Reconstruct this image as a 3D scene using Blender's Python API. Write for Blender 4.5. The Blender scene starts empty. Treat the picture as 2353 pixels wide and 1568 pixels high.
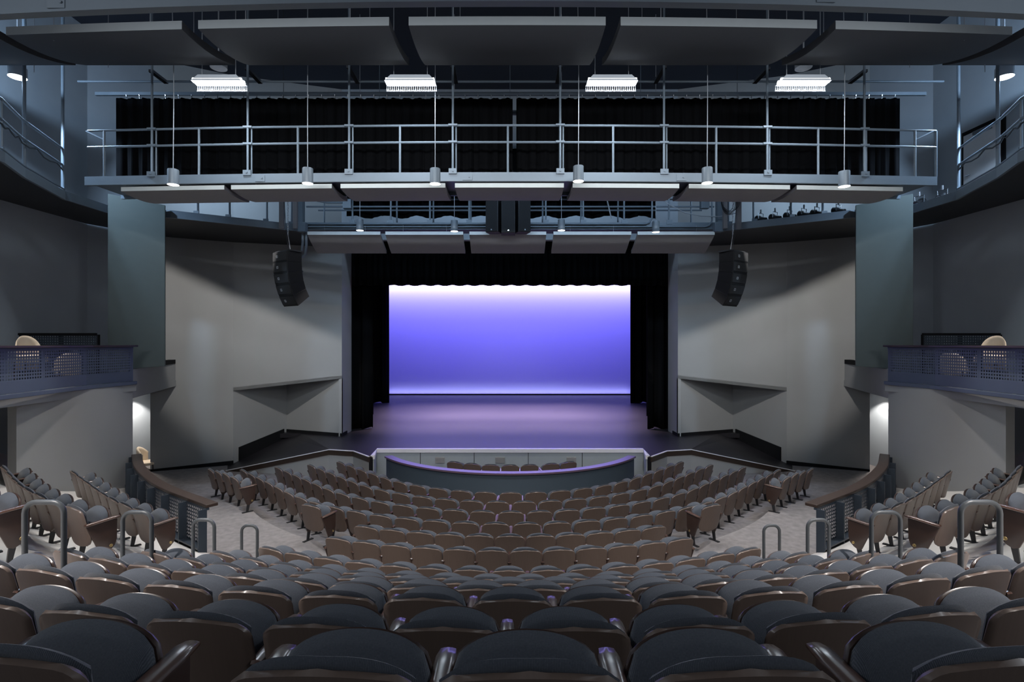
import bpy, bmesh, math, random
from math import sin, cos, pi, radians, sqrt
from mathutils import Vector, Matrix
random.seed(7)
C = bpy.context.scene.collection
SC = bpy.context.scene

# ------------------------------------------------------------------ camera
FPX, VX, HY, ZC = 1200.0, 1168.0, 790.0, 4.56
cd = bpy.data.cameras.new('camera'); cam = bpy.data.objects.new('camera', cd); C.objects.link(cam)
cam.location = (-0.06, 0, ZC); cam.rotation_euler = (pi/2, 0, 0)
cd.sensor_fit = 'HORIZONTAL'; cd.sensor_width = 36.0; cd.lens = 36.0*FPX/2353
cd.shift_x = (1176.5-VX)/2353; cd.shift_y = (HY-784)/2353
cd.clip_start = 0.05; cd.clip_end = 200
SC.camera = cam
SC.view_settings.view_transform = 'Standard'; SC.view_settings.look = 'None'
SC.view_settings.exposure = 0.0; SC.view_settings.gamma = 1.0
SC.view_settings.use_curve_mapping = False

# ------------------------------------------------------------------ world (very dim ambient)
w = bpy.data.worlds.new('world'); SC.world = w; w.use_nodes = True
bg = w.node_tree.nodes['Background']; bg.inputs[0].default_value = (0.75, 0.85, 1.0, 1); bg.inputs[1].default_value = 0.17

# ------------------------------------------------------------------ house, stage and added lights
def aim(o, tgt):
    d = Vector(tgt) - o.location
    o.rotation_euler = d.to_track_quat('-Z', 'Y').to_euler()
def spot(loc, tgt, watt, deg, blend=0.3, col=(1, 1, 1), size=0.08):
    l = bpy.data.lights.new('spot_light', 'SPOT'); l.energy = watt; l.spot_size = radians(deg); l.spot_blend = blend
    l.color = col; l.shadow_soft_size = size
    o = bpy.data.objects.new('spot_light', l); C.objects.link(o); o.location = loc; aim(o, tgt); return o
def area(loc, tgt, watt, sx, sy, col=(1, 1, 1), spread=180):
    l = bpy.data.lights.new('area_light', 'AREA'); l.shape = 'RECTANGLE'; l.size = sx; l.size_y = sy; l.energy = watt; l.color = col
    l.spread = radians(spread)
    o = bpy.data.objects.new('area_light', l); C.objects.link(o); o.location = loc; aim(o, tgt); return o
COOL, WARM, SKYB = (0.78, 0.89, 1.0), (1.0, 0.92, 0.84), (0.50, 0.72, 1.0)
# four fluorescent fixtures above the front catwalk
for x in (-6.1, -2.1, 2.1, 6.1):
    area((x, 10.9, 9.95), (x, 10.9, 0), 90, 1.05, 0.22, COOL)
# six pendant downlights in front of the catwalk, four further back
for x in (-7.2, -4.3, -1.57, 1.5, 4.27, 7.2):
    spot((x, 11.2, 7.95), (x, 11.2, 0), 290, 84, 0.3, WARM, 0.07)
for x in (-4.5, -1.63, 1.6, 4.46):
    spot((x, 15.6, 7.95), (x, 15.6, 0), 330, 84, 0.3, WARM, 0.06)
# house lights hung below the nearest catwalk, above the top of the photograph
for x in (-2.2, 2.2):
    spot((x, 4.8, 8.1), (x*1.7, 12.2, 0.3), 1300, 54, 0.7, (1.0, 0.93, 0.87), 0.10)
for x in (-6.5, 6.5):
    spot((x, 3.4, 8.1), (x*0.60, 5.0, 1.7), 2500, 64, 0.8, (1.0, 0.94, 0.90), 0.10)
for s in (-1, 1):
    spot((s*11.15, 11.80, 10.5), (s*11.6, 12.6, 0), 1000, 140, 0.4, SKYB, 0.12)
    spot((s*8.3, 11.35, 9.5), (s*7.7, 9.6, 0.7), 1000, 62, 0.5, (1.0, 0.95, 0.88), 0.06)        # side seating downlight
    spot((s*7.0, 13.12, 8.33), (s*9.28, 19.83, 5.91), 1050, 66, 0.25, (1.0, 0.97, 0.93), 0.006)   # added unseen lamp, its flap cuts the shadow line on the side wall
    spot((s*12.2, 12.3, 6.6), (s*11.5, 12.6, 3.9), 330, 40, 0.3, WARM, 0.05)                 # balcony box
    spot((s*12.6, 18.2, 2.9), (s*12.7, 18.3, 0), 260, 110, 0.3, WARM, 0.05)                    # doorway
    area((s*10.2, 16.4, 10.6), (s*9.6, 19.5, 8.8), 130, 2.0, 0.4, SKYB)                        # gallery work light
    area((s*11.4, 9.5, 10.9), (s*13.2, 11.6, 8.9), 420, 1.4, 0.3, SKYB)
area((0, 18.6, 10.9), (0, 20.0, 8.6), 130, 9.0, 0.3, SKYB)
# added fill strip, out of view, brightening the front catwalk from the near side
area((0, 6.3, 9.55), (0, 12.0, 8.30), 170, 15.0, 0.12, (0.85, 0.93, 1.0), 70)
area((0, 13.75, 9.6), (0, 16.6, 8.4), 110, 12.0, 0.2, SKYB, 120)   # added fill hidden behind the masking curtain, brightens the rear catwalk
# added frontal fill, unseen, high behind the camera
for s in (-1, 1):
    area((s*8.5, -1.0, 8.6), (s*-0.5, 13.0, 5.5), 165, 2.0, 1.0, (0.86, 0.92, 1.0), 150)
# stage lights
area((0, 36.1, 9.45), (0, 36.38, 7.4), 760, 22.5, 0.2, (0.86, 0.78, 1.0), 180)
area((0, 33.0, 10.5), (0, 36.5, 3.2), 1950, 23.0, 0.8, (0.075, 0.065, 1.0), 180)
area((0, 36.1, 1.1), (0, 36.5, 1.25), 25, 17.0, 0.1, (0.35, 0.35, 1.0), 120)
for x in (-3.9, -1.3, 1.3, 3.9):
    for y, e in ((24.2, 9000), (28.0, 13000)):
        spot((x, y, 9.8), (x, y, 0.97), e, 54, 1.0, (0.93, 0.72, 1.0), 0.2)
area((0, 20.9, 8.0), (0, 18.2, 0.9), 120, 8.0, 0.3, (0.22, 0.14, 1.0), 70)

# ------------------------------------------------------------------ materials
MAT = {}
def mat(name, col, rough=0.6, metal=0.0, var=0.06, scale=6.0, bump=0.0, bscale=80.0, coat=0.0, spec=0.5, sheen=0.0, stretch=None, emit=None, estr=0.0):
    m = bpy.data.materials.new(name); m.use_nodes = True; nt = m.node_tree; p = nt.nodes['Principled BSDF']
    p.inputs['Roughness'].default_value = rough; p.inputs['Metallic'].default_value = metal
    p.inputs['Coat Weight'].default_value = coat; p.inputs['Coat Roughness'].default_value = 0.2
    p.inputs['Specular IOR Level'].default_value = spec; p.inputs['Sheen Weight'].default_value = sheen
    tc = nt.nodes.new('ShaderNodeTexCoord'); mp = nt.nodes.new('ShaderNodeMapping'); nt.links.new(tc.outputs['Object'], mp.inputs[0])
    if stretch: mp.inputs['Scale'].default_value = stretch
    n = nt.nodes.new('ShaderNodeTexNoise'); n.inputs['Scale'].default_value = scale; n.inputs['Detail'].default_value = 4
    nt.links.new(mp.outputs[0], n.inputs['Vector'])
    r = nt.nodes.new('ShaderNodeMix'); r.data_type = 'RGBA'
    lo = tuple(max(0, c*(1-var)) for c in col); hi = tuple(min(1, c*(1+var)) for c in col)
    r.inputs[6].default_value = (*lo, 1); r.inputs[7].default_value = (*hi, 1)
    nt.links.new(n.outputs['Fac'], r.inputs[0]); nt.links.new(r.outputs[2], p.inputs['Base Color'])
    if bump > 0:
        n2 = nt.nodes.new('ShaderNodeTexNoise'); n2.inputs['Scale'].default_value = bscale; n2.inputs['Detail'].default_value = 2
        nt.links.new(mp.outputs[0], n2.inputs['Vector'])
        b = nt.nodes.new('ShaderNodeBump'); b.inputs['Strength'].default_value = bump; b.inputs['Distance'].default_value = 0.01
        nt.links.new(n2.outputs['Fac'], b.inputs['Height']); nt.links.new(b.outputs[0], p.inputs['Normal'])
    if emit:
        p.inputs['Emission Color'].default_value = (*emit, 1); p.inputs['Emission Strength'].default_value = estr
    MAT[name] = m; return m
def wavefabric(name, col, col2):
    m = bpy.data.materials.new(name); m.use_nodes = True; nt = m.node_tree; p = nt.nodes['Principled BSDF']
    p.inputs['Roughness'].default_value = 0.9; p.inputs['Sheen Weight'].default_value = 0.25; p.inputs['Specular IOR Level'].default_value = 0.2
    tc = nt.nodes.new('ShaderNodeTexCoord'); wv = nt.nodes.new('ShaderNodeTexWave'); wv.wave_type = 'BANDS'; wv.bands_direction = 'X'
    wv.inputs['Scale'].default_value = 70; wv.inputs['Distortion'].default_value = 1.0; wv.inputs['Detail Scale'].default_value = 4
    nt.links.new(tc.outputs['Object'], wv.inputs['Vector'])
    n = nt.nodes.new('ShaderNodeTexNoise'); n.inputs['Scale'].default_value = 160; nt.links.new(tc.outputs['Object'], n.inputs['Vector'])
    mul = nt.nodes.new('ShaderNodeMath'); mul.operation = 'MULTIPLY'; nt.links.new(wv.outputs['Fac'], mul.inputs[0]); nt.links.new(n.outputs['Fac'], mul.inputs[1])
    r = nt.nodes.new('ShaderNodeMix'); r.data_type = 'RGBA'; r.inputs[6].default_value = (*col, 1); r.inputs[7].default_value = (*col2, 1)
    nt.links.new(mul.outputs[0], r.inputs[0]); nt.links.new(r.outputs[2], p.inputs['Base Color'])
    b = nt.nodes.new('ShaderNodeBump'); b.inputs['Strength'].default_value = 0.35; b.inputs['Distance'].default_value = 0.004
    nt.links.new(mul.outputs[0], b.inputs['Height']); nt.links.new(b.outputs[0], p.inputs['Normal'])
    MAT[name] = m; return m
wavefabric('seat_fabric', (0.040, 0.047, 0.060), (0.115, 0.125, 0.148))
mat('wood_shell', (0.130, 0.093, 0.075), 0.44, var=0.12, scale=5, stretch=(14, 1, 1), coat=0.12, spec=0.38)
mat('arm_wood', (0.070, 0.036, 0.026), 0.28, var=0.2, scale=8, stretch=(8, 1, 1), coat=0.4)
mat('panel_wood', (0.040, 0.022, 0.017), 0.4, var=0.2, scale=8, coat=0.2)
mat('black_metal', (0.015, 0.015, 0.017), 0.45)
mat('brass', (0.45, 0.34, 0.16), 0.35, metal=1.0)
mat('carpet', (0.215, 0.198, 0.195), 0.95, var=0.40, scale=7.0, bump=0.5, bscale=120, spec=0.1)
mat('concrete', (0.60, 0.57, 0.54), 0.8, var=0.07, scale=1.2, spec=0.2)
mat('wall_paint', (0.30, 0.298, 0.292), 0.85, var=0.05, scale=1.5, bump=0.15, bscale=90, spec=0.2)
mat('upper_wall', (0.33, 0.36, 0.39), 0.8, var=0.08, scale=1.5, spec=0.2)
mat('black_wall', (0.012, 0.012, 0.014), 0.9, spec=0.1)
mat('black_base', (0.010, 0.010, 0.011), 0.85, spec=0.1)
mat('stage_black', (0.019, 0.017, 0.020), 0.42, var=0.25, scale=3, stretch=(1, 4, 1), bump=0.1, bscale=20)
mat('front_panel', (0.33, 0.37, 0.38), 0.6)
mat('white_trim', (0.75, 0.74, 0.76), 0.5)
mat('dark_cap', (0.035, 0.022, 0.016), 0.4, var=0.2)
mat('pit_blue', (0.045, 0.065, 0.085), 0.6)
mat('pit_cap', (0.12, 0.08, 0.11), 0.3, coat=0.3)  # purple tint stands for stage light falling on the cap
mat('steel_blue', (0.135, 0.165, 0.195), 0.45, var=0.05)
mat('rail_blue', (0.024, 0.034, 0.048), 0.45)
mat('balcony_blue', (0.070, 0.088, 0.122), 0.45)
mat('cloud_bounce', (0.25, 0.245, 0.25), 0.7)  # lighter than the near panels to stand for bounce light on the undersides
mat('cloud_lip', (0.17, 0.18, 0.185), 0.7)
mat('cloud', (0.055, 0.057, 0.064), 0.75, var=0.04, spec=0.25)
mat('cloud_edge_lit', (0.72, 0.74, 0.71), 0.6)  # pale tone also stands for lamplight caught on the near edges
mat('reflector', (0.080, 0.098, 0.092), 0.6, var=0.05, bump=0.1)
mat('black_velvet', (0.0045, 0.0045, 0.005), 0.95, spec=0.04)
mat('cyc', (0.85, 0.85, 0.88), 0.9, var=0.01, spec=0.05)
mat('speaker_black', (0.005, 0.005, 0.006), 0.5)
mat('grille', (0.004, 0.004, 0.005), 0.8, bump=0.6, bscale=250)
mat('chrome', (0.6, 0.6, 0.62), 0.25, metal=1.0)
mat('channel', (0.18, 0.165, 0.165), 0.5)
mat('shade_gray', (0.12, 0.14, 0.16), 0.45)
mat('rail_wood', (0.036, 0.021, 0.015), 0.45, var=0.3, scale=6, stretch=(2, 2, 8))
mat('cream', (0.62, 0.52, 0.40), 0.7)
mat('cable', (0.25, 0.26, 0.28), 0.5)
mat('black_cable', (0.02, 0.02, 0.022), 0.5)
mat('door_gray', (0.62, 0.62, 0.63), 0.5)
mat('lens_dark', (0.06, 0.05, 0.045), 0.2, metal=0.4)
mat('white_glow', (0.9, 0.9, 0.9), 0.5, emit=(0.92, 0.96, 1.0), estr=9.0)
mat('warm_glow', (0.9, 0.9, 0.9), 0.5, emit=(1.0, 0.93, 0.86), estr=9.0)
mat('fixture_white', (0.5, 0.52, 0.55), 0.4)
mat('ceiling_dark', (0.035, 0.038, 0.048), 0.9, spec=0.1)
mat('hoop_gray', (0.06, 0.066, 0.072), 0.4)

# ------------------------------------------------------------------ mesh helpers
class MB:
    def __init__(s): s.v = []; s.f = []
    def add(s, vs, fs):
        o = len(s.v); s.v += [tuple(p) for p in vs]; s.f += [tuple(i+o for i in f) for f in fs]; return s
    def hexa(s, p):  # 8 points: bottom ring 0-3, top ring 4-7
        return s.add(p, [(3, 2, 1, 0), (4, 5, 6, 7), (0, 1, 5, 4), (1, 2, 6, 5), (2, 3, 7, 6), (3, 0, 4, 7)])
    def box(s, x0, x1, y0, y1, z0, z1):
        return s.hexa([(x0, y0, z0), (x1, y0, z0), (x1, y1, z0), (x0, y1, z0), (x0, y0, z1), (x1, y0, z1), (x1, y1, z1), (x0, y1, z1)])
    def obox(s, c, ux, hx, hy, hz):  # box with horizontal axis ux
        ux = Vector((ux[0], ux[1], 0)).normalized(); uy = Vector((-ux.y, ux.x, 0)); c = Vector(c); uz = Vector((0, 0, 1))
        pts = []
        for dz in (-hz, hz):
            for a, b in ((-hx, -hy), (hx, -hy), (hx, hy), (-hx, hy)): pts.append(c+ux*a+uy*b+uz*dz)
        return s.hexa(pts)
    def prism(s, poly, z0, z1):
        n = len(poly)
        vs = [(x, y, z0) for x, y in poly] + [(x, y, z1) for x, y in poly]
        return s.add(vs, [tuple(range(n-1, -1, -1)), tuple(range(n, 2*n))] + [(i, (i+1) % n, n+(i+1) % n, n+i) for i in range(n)])
    def slabpoly(s, pts, off):  # 3D polygon thickened by vector off
        n = len(pts); off = Vector(off)
        vs = [Vector(p) for p in pts] + [Vector(p)+off for p in pts]
        return s.add(vs, [tuple(range(n-1, -1, -1)), tuple(range(n, 2*n))] + [(i, (i+1) % n, n+(i+1) % n, n+i) for i in range(n)])
    def tube(s, pts, r, n=8, cap=True, closed=False):
        pts = [Vector(p) for p in pts]; m = len(pts); rings = []; up = None
        for i, p in enumerate(pts):
            a = pts[max(0, i-1)]; b = pts[min(m-1, i+1)]; t = (b-a)
            if t.length < 1e-9: t = Vector((0, 0, 1))
            t.normalize()
            if up is None:
                up = Vector((0, 0, 1)) if abs(t.z) < 0.9 else Vector((0, 1, 0))
            x = up - t*up.dot(t)
            if x.length < 1e-4: x = t.orthogonal()
            x.normalize(); up = x; y = t.cross(x)
            rr = r[i] if isinstance(r, (list, tuple)) else r
            rings.append([p + x*(rr*cos(2*pi*k/n)) + y*(rr*sin(2*pi*k/n)) for k in range(n)])
        vs = [q for g in rings for q in g]; fs = []
        for i in range(m-1):
            for k in range(n): fs.append((i*n+k, i*n+(k+1) % n, (i+1)*n+(k+1) % n, (i+1)*n+k))
        if cap: fs += [tuple(range(n-1, -1, -1)), tuple((m-1)*n+k for k in range(n))]
        return s.add(vs, fs)
    def lathe(s, prof, c, n=20, capb=False, capt=False):
        vs = []; fs = []; m = len(prof)
        for r, z in prof: vs += [(c[0]+r*cos(2*pi*k/n), c[1]+r*sin(2*pi*k/n), c[2]+z) for k in range(n)]
        for i in range(m-1):
            for k in range(n): fs.append((i*n+k, i*n+(k+1) % n, (i+1)*n+(k+1) % n, (i+1)*n+k))
        if capb: fs.append(tuple(range(n-1, -1, -1)))
        if capt: fs.append(tuple((m-1)*n+k for k in range(n)))
        return s.add(vs, fs)
    def grid(s, rows):
        m = len(rows); n = len(rows[0]); vs = [p for r in rows for p in r]
        return s.add(vs, [(i*n+j, i*n+j+1, (i+1)*n+j+1, (i+1)*n+j) for i in range(m-1) for j in range(n-1)])
    def band(s, line, z0, z1, th):  # vertical wall following plan polyline, thickness th to the left of travel; z may be lists
        m = len(line); L = [Vector((p[0], p[1], 0)) for p in line]; off = []
        for i in range(m):
            t = (L[min(m-1, i+1)]-L[max(0, i-1)]).normalized(); off.append(Vector((-t.y, t.x, 0))*th)
        za = z0 if isinstance(z0, (list, tuple)) else [z0]*m; zb = z1 if isinstance(z1, (list, tuple)) else [z1]*m
        vs = []
        for i in range(m):
            a = L[i]; b = L[i]+off[i]
            vs += [(a.x, a.y, za[i]), (b.x, b.y, za[i]), (b.x, b.y, zb[i]), (a.x, a.y, zb[i])]
        fs = []
        for i in range(m-1):
            for k in range(4): fs.append((i*4+k, i*4+(k+1) % 4, (i+1)*4+(k+1) % 4, (i+1)*4+k))
        fs += [(3, 2, 1, 0), tuple((m-1)*4+k for k in range(4))]
        return s.add(vs, fs)
    def slab(s, F, B, rim=0.5):  # two point grids closed by a rounded rim
        m = len(F); n = len(F[0])
        F = [[Vector(p) for p in r] for r in F]; B = [[Vector(p) for p in r] for r in B]
        idx = [(0, j) for j in range(n)] + [(i, n-1) for i in range(1, m)] + [(m-1, j) for j in range(n-2, -1, -1)] + [(i, 0) for i in range(m-2, 0, -1)]
        o = len(s.v); vs = [p for r in F for p in r] + [p for r in B for p in r]; N = m*n
        mid = []
        for i, j in idx:
            ii = min(max(i, 1), m-2); jj = min(max(j, 1), n-2)
            out = (F[i][j]+B[i][j])*0.5 - (F[ii][jj]+B[ii][jj])*0.5
            th = (F[i][j]-B[i][j]).length
            if out.length > 1e-6: out.normalize()
            mid.append((F[i][j]+B[i][j])*0.5 + out*th*rim)
        vs += mid; fs = []
        for i in range(m-1):
            for j in range(n-1):
                fs.append((i*n+j, i*n+j+1, (i+1)*n+j+1, (i+1)*n+j)); fs.append((N+i*n+j, N+(i+1)*n+j, N+(i+1)*n+j+1, N+i*n+j+1))
        K = len(idx)
        for k in range(K):
            a = idx[k]; b = idx[(k+1) % K]; fa = a[0]*n+a[1]; fb = b[0]*n+b[1]; ma = 2*N+k; mb_ = 2*N+(k+1) % K
            fs.append((fb, fa, ma, mb_)); fs.append((mb_, ma, N+fa, N+fb))
        return s.add(vs, fs)
    def mirror(s):
        s.v = [(-x, y, z) for x, y, z in s.v]; s.f = [tuple(reversed(f)) for f in s.f]; return s
    def build(s, name, m, parent=None, sm=None, bev=0.0, off=None, solid=0.0):
        ctr = off
        if ctr is None:
            if parent is not None: ctr = ROOT[parent.name]
            else:
                xs = [p[0] for p in s.v]; ys = [p[1] for p in s.v]; zs = [p[2] for p in s.v]
                ctr = ((min(xs)+max(xs))/2, (min(ys)+max(ys))/2, min(zs))
        me = bpy.data.meshes.new(name); me.from_pydata([(x-ctr[0], y-ctr[1], z-ctr[2]) for x, y, z in s.v], [], s.f)
        bm = bmesh.new(); bm.from_mesh(me); bmesh.ops.recalc_face_normals(bm, faces=bm.faces)
        if bev > 0:
            ed = [e for e in bm.edges if len(e.link_faces) == 2 and e.calc_face_angle(0) > 0.6]
            bmesh.ops.bevel(bm, geom=ed, offset=bev, segments=2, profile=0.5, affect='EDGES', clamp_overlap=True)
        bm.to_mesh(me); bm.free(); me.materials.append(MAT[m] if isinstance(m, str) else m)
        if sm is not None:
            for p in me.polygons: p.use_smooth = True
            me.set_sharp_from_angle(angle=radians(sm))
        o = bpy.data.objects.new(name, me); C.objects.link(o)
        if parent is not None: o.parent = parent; ROOT[o.name] = ctr
        else: o.location = ctr; ROOT[o.name] = ctr
        if solid:
            md = o.modifiers.new('thickness', 'SOLIDIFY'); md.thickness = solid; md.offset = 0
        return o
ROOT = {}
def tag(o, label, cat, group=None, kind=None):
    if label: o['label'] = label
    if cat: o['category'] = cat
    if group: o['group'] = group
    if kind: o['kind'] = kind
    return o
def thing(name, label, cat, loc, group=None):
    o = bpy.data.objects.new(name, None); C.objects.link(o); o.location = loc; o.empty_display_size = 0.1
    ROOT[o.name] = tuple(loc); return tag(o, label, cat, group)
def struct(mb, name, m, label=None, **k):
    o = mb.build(name, m, **k); o['kind'] = 'structure'
    if label: o['label'] = label
    return o
def at(px, py, d): return ((px-VX)/FPX*d-0.06, d, ZC-(py-HY)/FPX*d)
def sgn(pts, s): return [(s*p[0],)+tuple(p[1:]) for p in pts]
SIDE = {-1: 'left', 1: 'right'}
ORD = ['zeroth', 'first', 'second', 'third', 'fourth', 'fifth', 'sixth', 'seventh', 'eighth', 'ninth', 'tenth', 'eleventh', 'twelfth',
       'thirteenth', 'fourteenth', 'fifteenth', 'sixteenth', 'seventeenth', 'eighteenth', 'nineteenth', 'twentieth']
TENS = {2: 'twenty', 3: 'thirty'}
def ordw(n): return ORD[n] if n <= 20 else (TENS[n//10]+'-'+ORD[n % 10] if n % 10 else {30: 'thirtieth'}[n])
def arc(cx, cy, r, a0, a1, n): return [(cx+r*sin(a0+(a1-a0)*i/n), cy-r*cos(a0+(a1-a0)*i/n)) for i in range(n+1)]
CY = 18.0   # centre of the seating curves is (0, CY)

# ================================================================== THE SETTING
def lerp_tab(t, x):
    if x <= t[0][0]: return t[0][1]
    for (a, va), (b, vb) in zip(t, t[1:]):
        if x <= b: return va+(vb-va)*(x-a)/(b-a)
    return t[-1][1]
def zfloor(x, y):
    r = sqrt(x*x+(y-CY)**2); th = abs(math.degrees(math.atan2(abs(x), CY-y)))
    f = 1.0 if th < 55 else max(0.35, 1.0-0.65*(th-55)/40)
    z = 0.065*max(0, min(r, 10.4)-5.0)*f
    if r > 8.15 and th > 25:
        z = max(z, 0.42*min(1, (th-25)/2)*max(0, min(1, (86-th)/30)))
    return z
SIDE_T = [(10.2, 0.72), (11.35, 1.10), (12.5, 1.58), (13.5, 2.05), (14.6, 2.5), (16, 3.0)]
R_IN = [(33.0, 10.1), (46.6, 10.26), (58.6, 10.55), (69.0, 10.98)]
def r_in(th): return lerp_tab(R_IN, th)
def zside(x, y):
    th = abs(math.degrees(math.atan2(abs(x), CY-y)))
    return lerp_tab(SIDE_T, sqrt(x*x+(y-CY)**2)-(r_in(th)-10.2))
# carpeted bowl
rows = []
for r in [0.4+i*0.45 for i in range(17)]+[8.14, 8.16]+[8.5+i*0.45 for i in range(15)]:
    rows.append([(r*sin(t), CY-r*cos(t), zfloor(r*sin(t), CY-r*cos(t))) for t in [radians(-118+236*k/72) for k in range(73)]])
struct(MB().grid(rows), 'floor', 'carpet', 'gray mottled carpet floor of the theater bowl', sm=40)
struct(MB().box(-13.6, 13.6, 17.0, 24.0, -0.12, -0.02), 'floor', 'carpet', 'carpet under the front of the stage')
# stepped centre tier
UROW = [(11.25, 0.66), (12.35, 1.11), (13.45, 1.57), (14.55, 2.02), (15.58, 2.39), (16.60, 2.825), (17.6, 3.25)]
m = MB()
for k, (R, z) in enumerate(UROW):
    a = R-0.72; b = (UROW[k+1][0]-0.72) if k+1 < len(UROW) else 21.0; z0 = UROW[k-1][1] if k else 0.0
    lim = math.asin(4.66/max(a, 4.7)); n = 20
    A = arc(0, CY, a, -lim, lim, n); lim2 = math.asin(4.66/b); B = arc(0, CY, b, -lim2, lim2, n)
    m.grid([[(x, y, z0) for x, y in A], [(x, y, z) for x, y in A], [(x, y, z) for x, y in B]])
struct(m, 'floor', 'carpet', 'stepped carpeted tier under the middle seats')
for s in (-1, 1):
    rows = []; n = 36
    for kk in [-1]+list(range(25)):
        row = []
        for k in range(n+1):
            q = k/n; ra = 10.1+0.25*max(kk, 0); t0 = math.asin(4.62/ra); th = math.degrees(t0)+(69.5-math.degrees(t0))*q
            r = r_in(th)+0.25*max(kk, 0); x, y = r*sin(radians(th)), CY-r*cos(radians(th))
            row.append((s*x, y, -0.05 if kk < 0 else zside(x, y)))
        rows.append(row)
    struct(MB().grid(rows), 'floor', 'concrete', 'pale bare floor under the %s side seats' % SIDE[s], sm=30)

# auditorium walls
A_, B_, C_, I_ = (12.4, 18.0), (10.15, 19.15), (6.5, 20.2), (9.05, 21.2)
ZT = 14.4
for s in (-1, 1):
    sd = SIDE[s]; m = MB()
    P = lambda p, z: (s*p[0], p[1], z)
    # splayed side wall: pier, overhanging upper wall, notch
    m.slabpoly([P(A_, -0.1), P(B_, -0.1), P(B_, ZT), P(A_, ZT)], (s*0.12, 0.2, 0))
    m.slabpoly([P(B_, 2.83), P(C_, 3.21), P(C_, ZT), P(B_, ZT)], (s*0.01, 0.14, 0))
    m.slabpoly([P(C_, 3.21), P(B_, 2.83), P(I_, 3.1)], (0, 0, 0.12))
    m.slabpoly([P(C_, -0.1), P(I_, -0.1), P(I_, 3.15), P(C_, 3.215)], (0, 0.12, 0))
    m.slabpoly([P(I_, -0.1), P(B_, -0.1), P(B_, 2.84), P(I_, 3.15)], (s*0.1, 0.12, 0))
    m.slabpoly([P((6.5, 20.2), 0.9), P((6.5, 21.44), 0.9), P((6.5, 21.44), ZT), P((6.5, 20.2), ZT)], (s*0.12, 0, 0))
    struct(m, 'wall_'+sd, 'wall_paint', 'gray splayed wall between the stage opening and the %s balcony' % sd)
    m = MB()
    m.slabpoly([P((13.2, -3.0), 3.3), P((13.2, 16.3), 3.3), P((13.2, 16.3), ZT), P((13.2, -3.0), ZT)], (s*0.15, 0, 0))
    m.slabpoly([P((13.2, 16.3), 3.3), P(A_, 3.3), P(A_, ZT), P((13.2, 16.3), ZT)], (s*0.1, 0.1, 0))
    m.slabpoly([P((13.2, -3.0), -0.1), P((13.2, 20.2), -0.1), P((13.2, 20.2), 3.3), P((13.2, -3.0), 3.3)], (s*0.15, 0, 0))
    m.slabpoly([P((13.2, 20.1), -0.1), P((12.3, 18.6), -0.1), P((12.3, 18.6), 3.3), P((13.2, 20.1), 3.3)], (0, 0.15, 0))
    struct(m, 'wall_'+sd, 'upper_wall', 'outer %s wall behind the balcony and gallery' % sd)
    # curved wall below the balcony
    line = [(10.2, 14.1), (10.16, 13.5), (10.2, 12.8), (10.28, 12.0), (10.42, 11.0)]
    m = MB().band(sgn(line, s), -0.05, 3.5, 0.22*(-s)*-1)
    struct(m, 'wall_'+sd, 'wall_paint', 'curved gray wall below the %s balcony' % sd, sm=40)
    # balcony slab and ledge
    m = MB().prism(sgn([(10.12, 14.12), (13.2, 14.12), (13.2, 5.5), (9.7, 5.5), (9.95, 8.8), (10.12, 10.4), (10.30, 12.7)], s), 3.28, 3.5)
    struct(m, 'trim_1', 'wall_paint', 'balcony floor slab at the %s' % sd)
    m = MB().slabpoly([P((10.25, 14.13), 3.07), P((11.75, 18.35), 3.07), P((11.75, 18.35), 3.86), P((10.25, 14.13), 3.86)], (s*0.25, -0.08, 0))
    m.slabpoly([P((10.3, 14.13), 3.07), P((11.75, 18.4), 3.07), P((12.4, 18.0), 3.07), P((13.2, 16.3), 3.07), P((13.2, 14.13), 3.07)], (0, 0, 0.2))
    struct(m, 'trim_2', 'wall_paint', 'plain gray ledge between the %s balcony and the wall' % sd)
    m = MB().slabpoly([P((11.2, 16.95), 3.86), P((11.72, 18.3), 3.86), P((11.72, 18.3), 4.0), P((11.2, 16.95), 4.0)], (s*0.2, -0.05, 0))
    struct(m, 'trim_3', 'black_base', 'dark cap on the ledge')
    # black baseboards
    m = MB()
    off = Vector((-s*0.03, -0.035, 0))
    m.slabpoly([P(A_, 0.0), P(B_, 0.0), P(B_, 0.27), P(A_, 0.22)], off)
    struct(m, 'baseboard_'+sd, 'black_base', 'black baseboard along the carpet')
    m = MB().slabpoly([P((6.47, 20.2), 0.97), P(I_, 0.97), P(I_, 1.09), P((6.47, 20.2), 1.09)], (0, -0.04, 0))
    m.slabpoly([P((6.5, 20.2), 0.97), P((6.5, 20.8), 0.97), P((6.5, 20.8), 1.09), P((6.5, 20.2), 1.09)], (-s*0.03, 0, 0))
    struct(m, 'baseboard_'+sd, 'black_base', 'black baseboard at stage level')
    m = MB().slabpoly([P((10.05, 19.34), 0.1), P((9.12, 21.07), 0.6), P((9.12, 21.07), 1.12), P((10.05, 19.34), 0.72)], (-s*0.05, -0.06, 0))
    struct(m, 'trim_4', 'black_base', 'tall black skirting above the ramp')
# proscenium header and ceiling
struct(MB().box(-6.6, 6.6, 20.2, 20.5, 8.58, ZT), 'wall_front', 'upper_wall', 'wall above the stage opening')
struct(MB().box(-13.4, 13.4, -3.0, 20.6, ZT, ZT+0.2), 'ceiling', 'ceiling_dark', 'dark ceiling')
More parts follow.
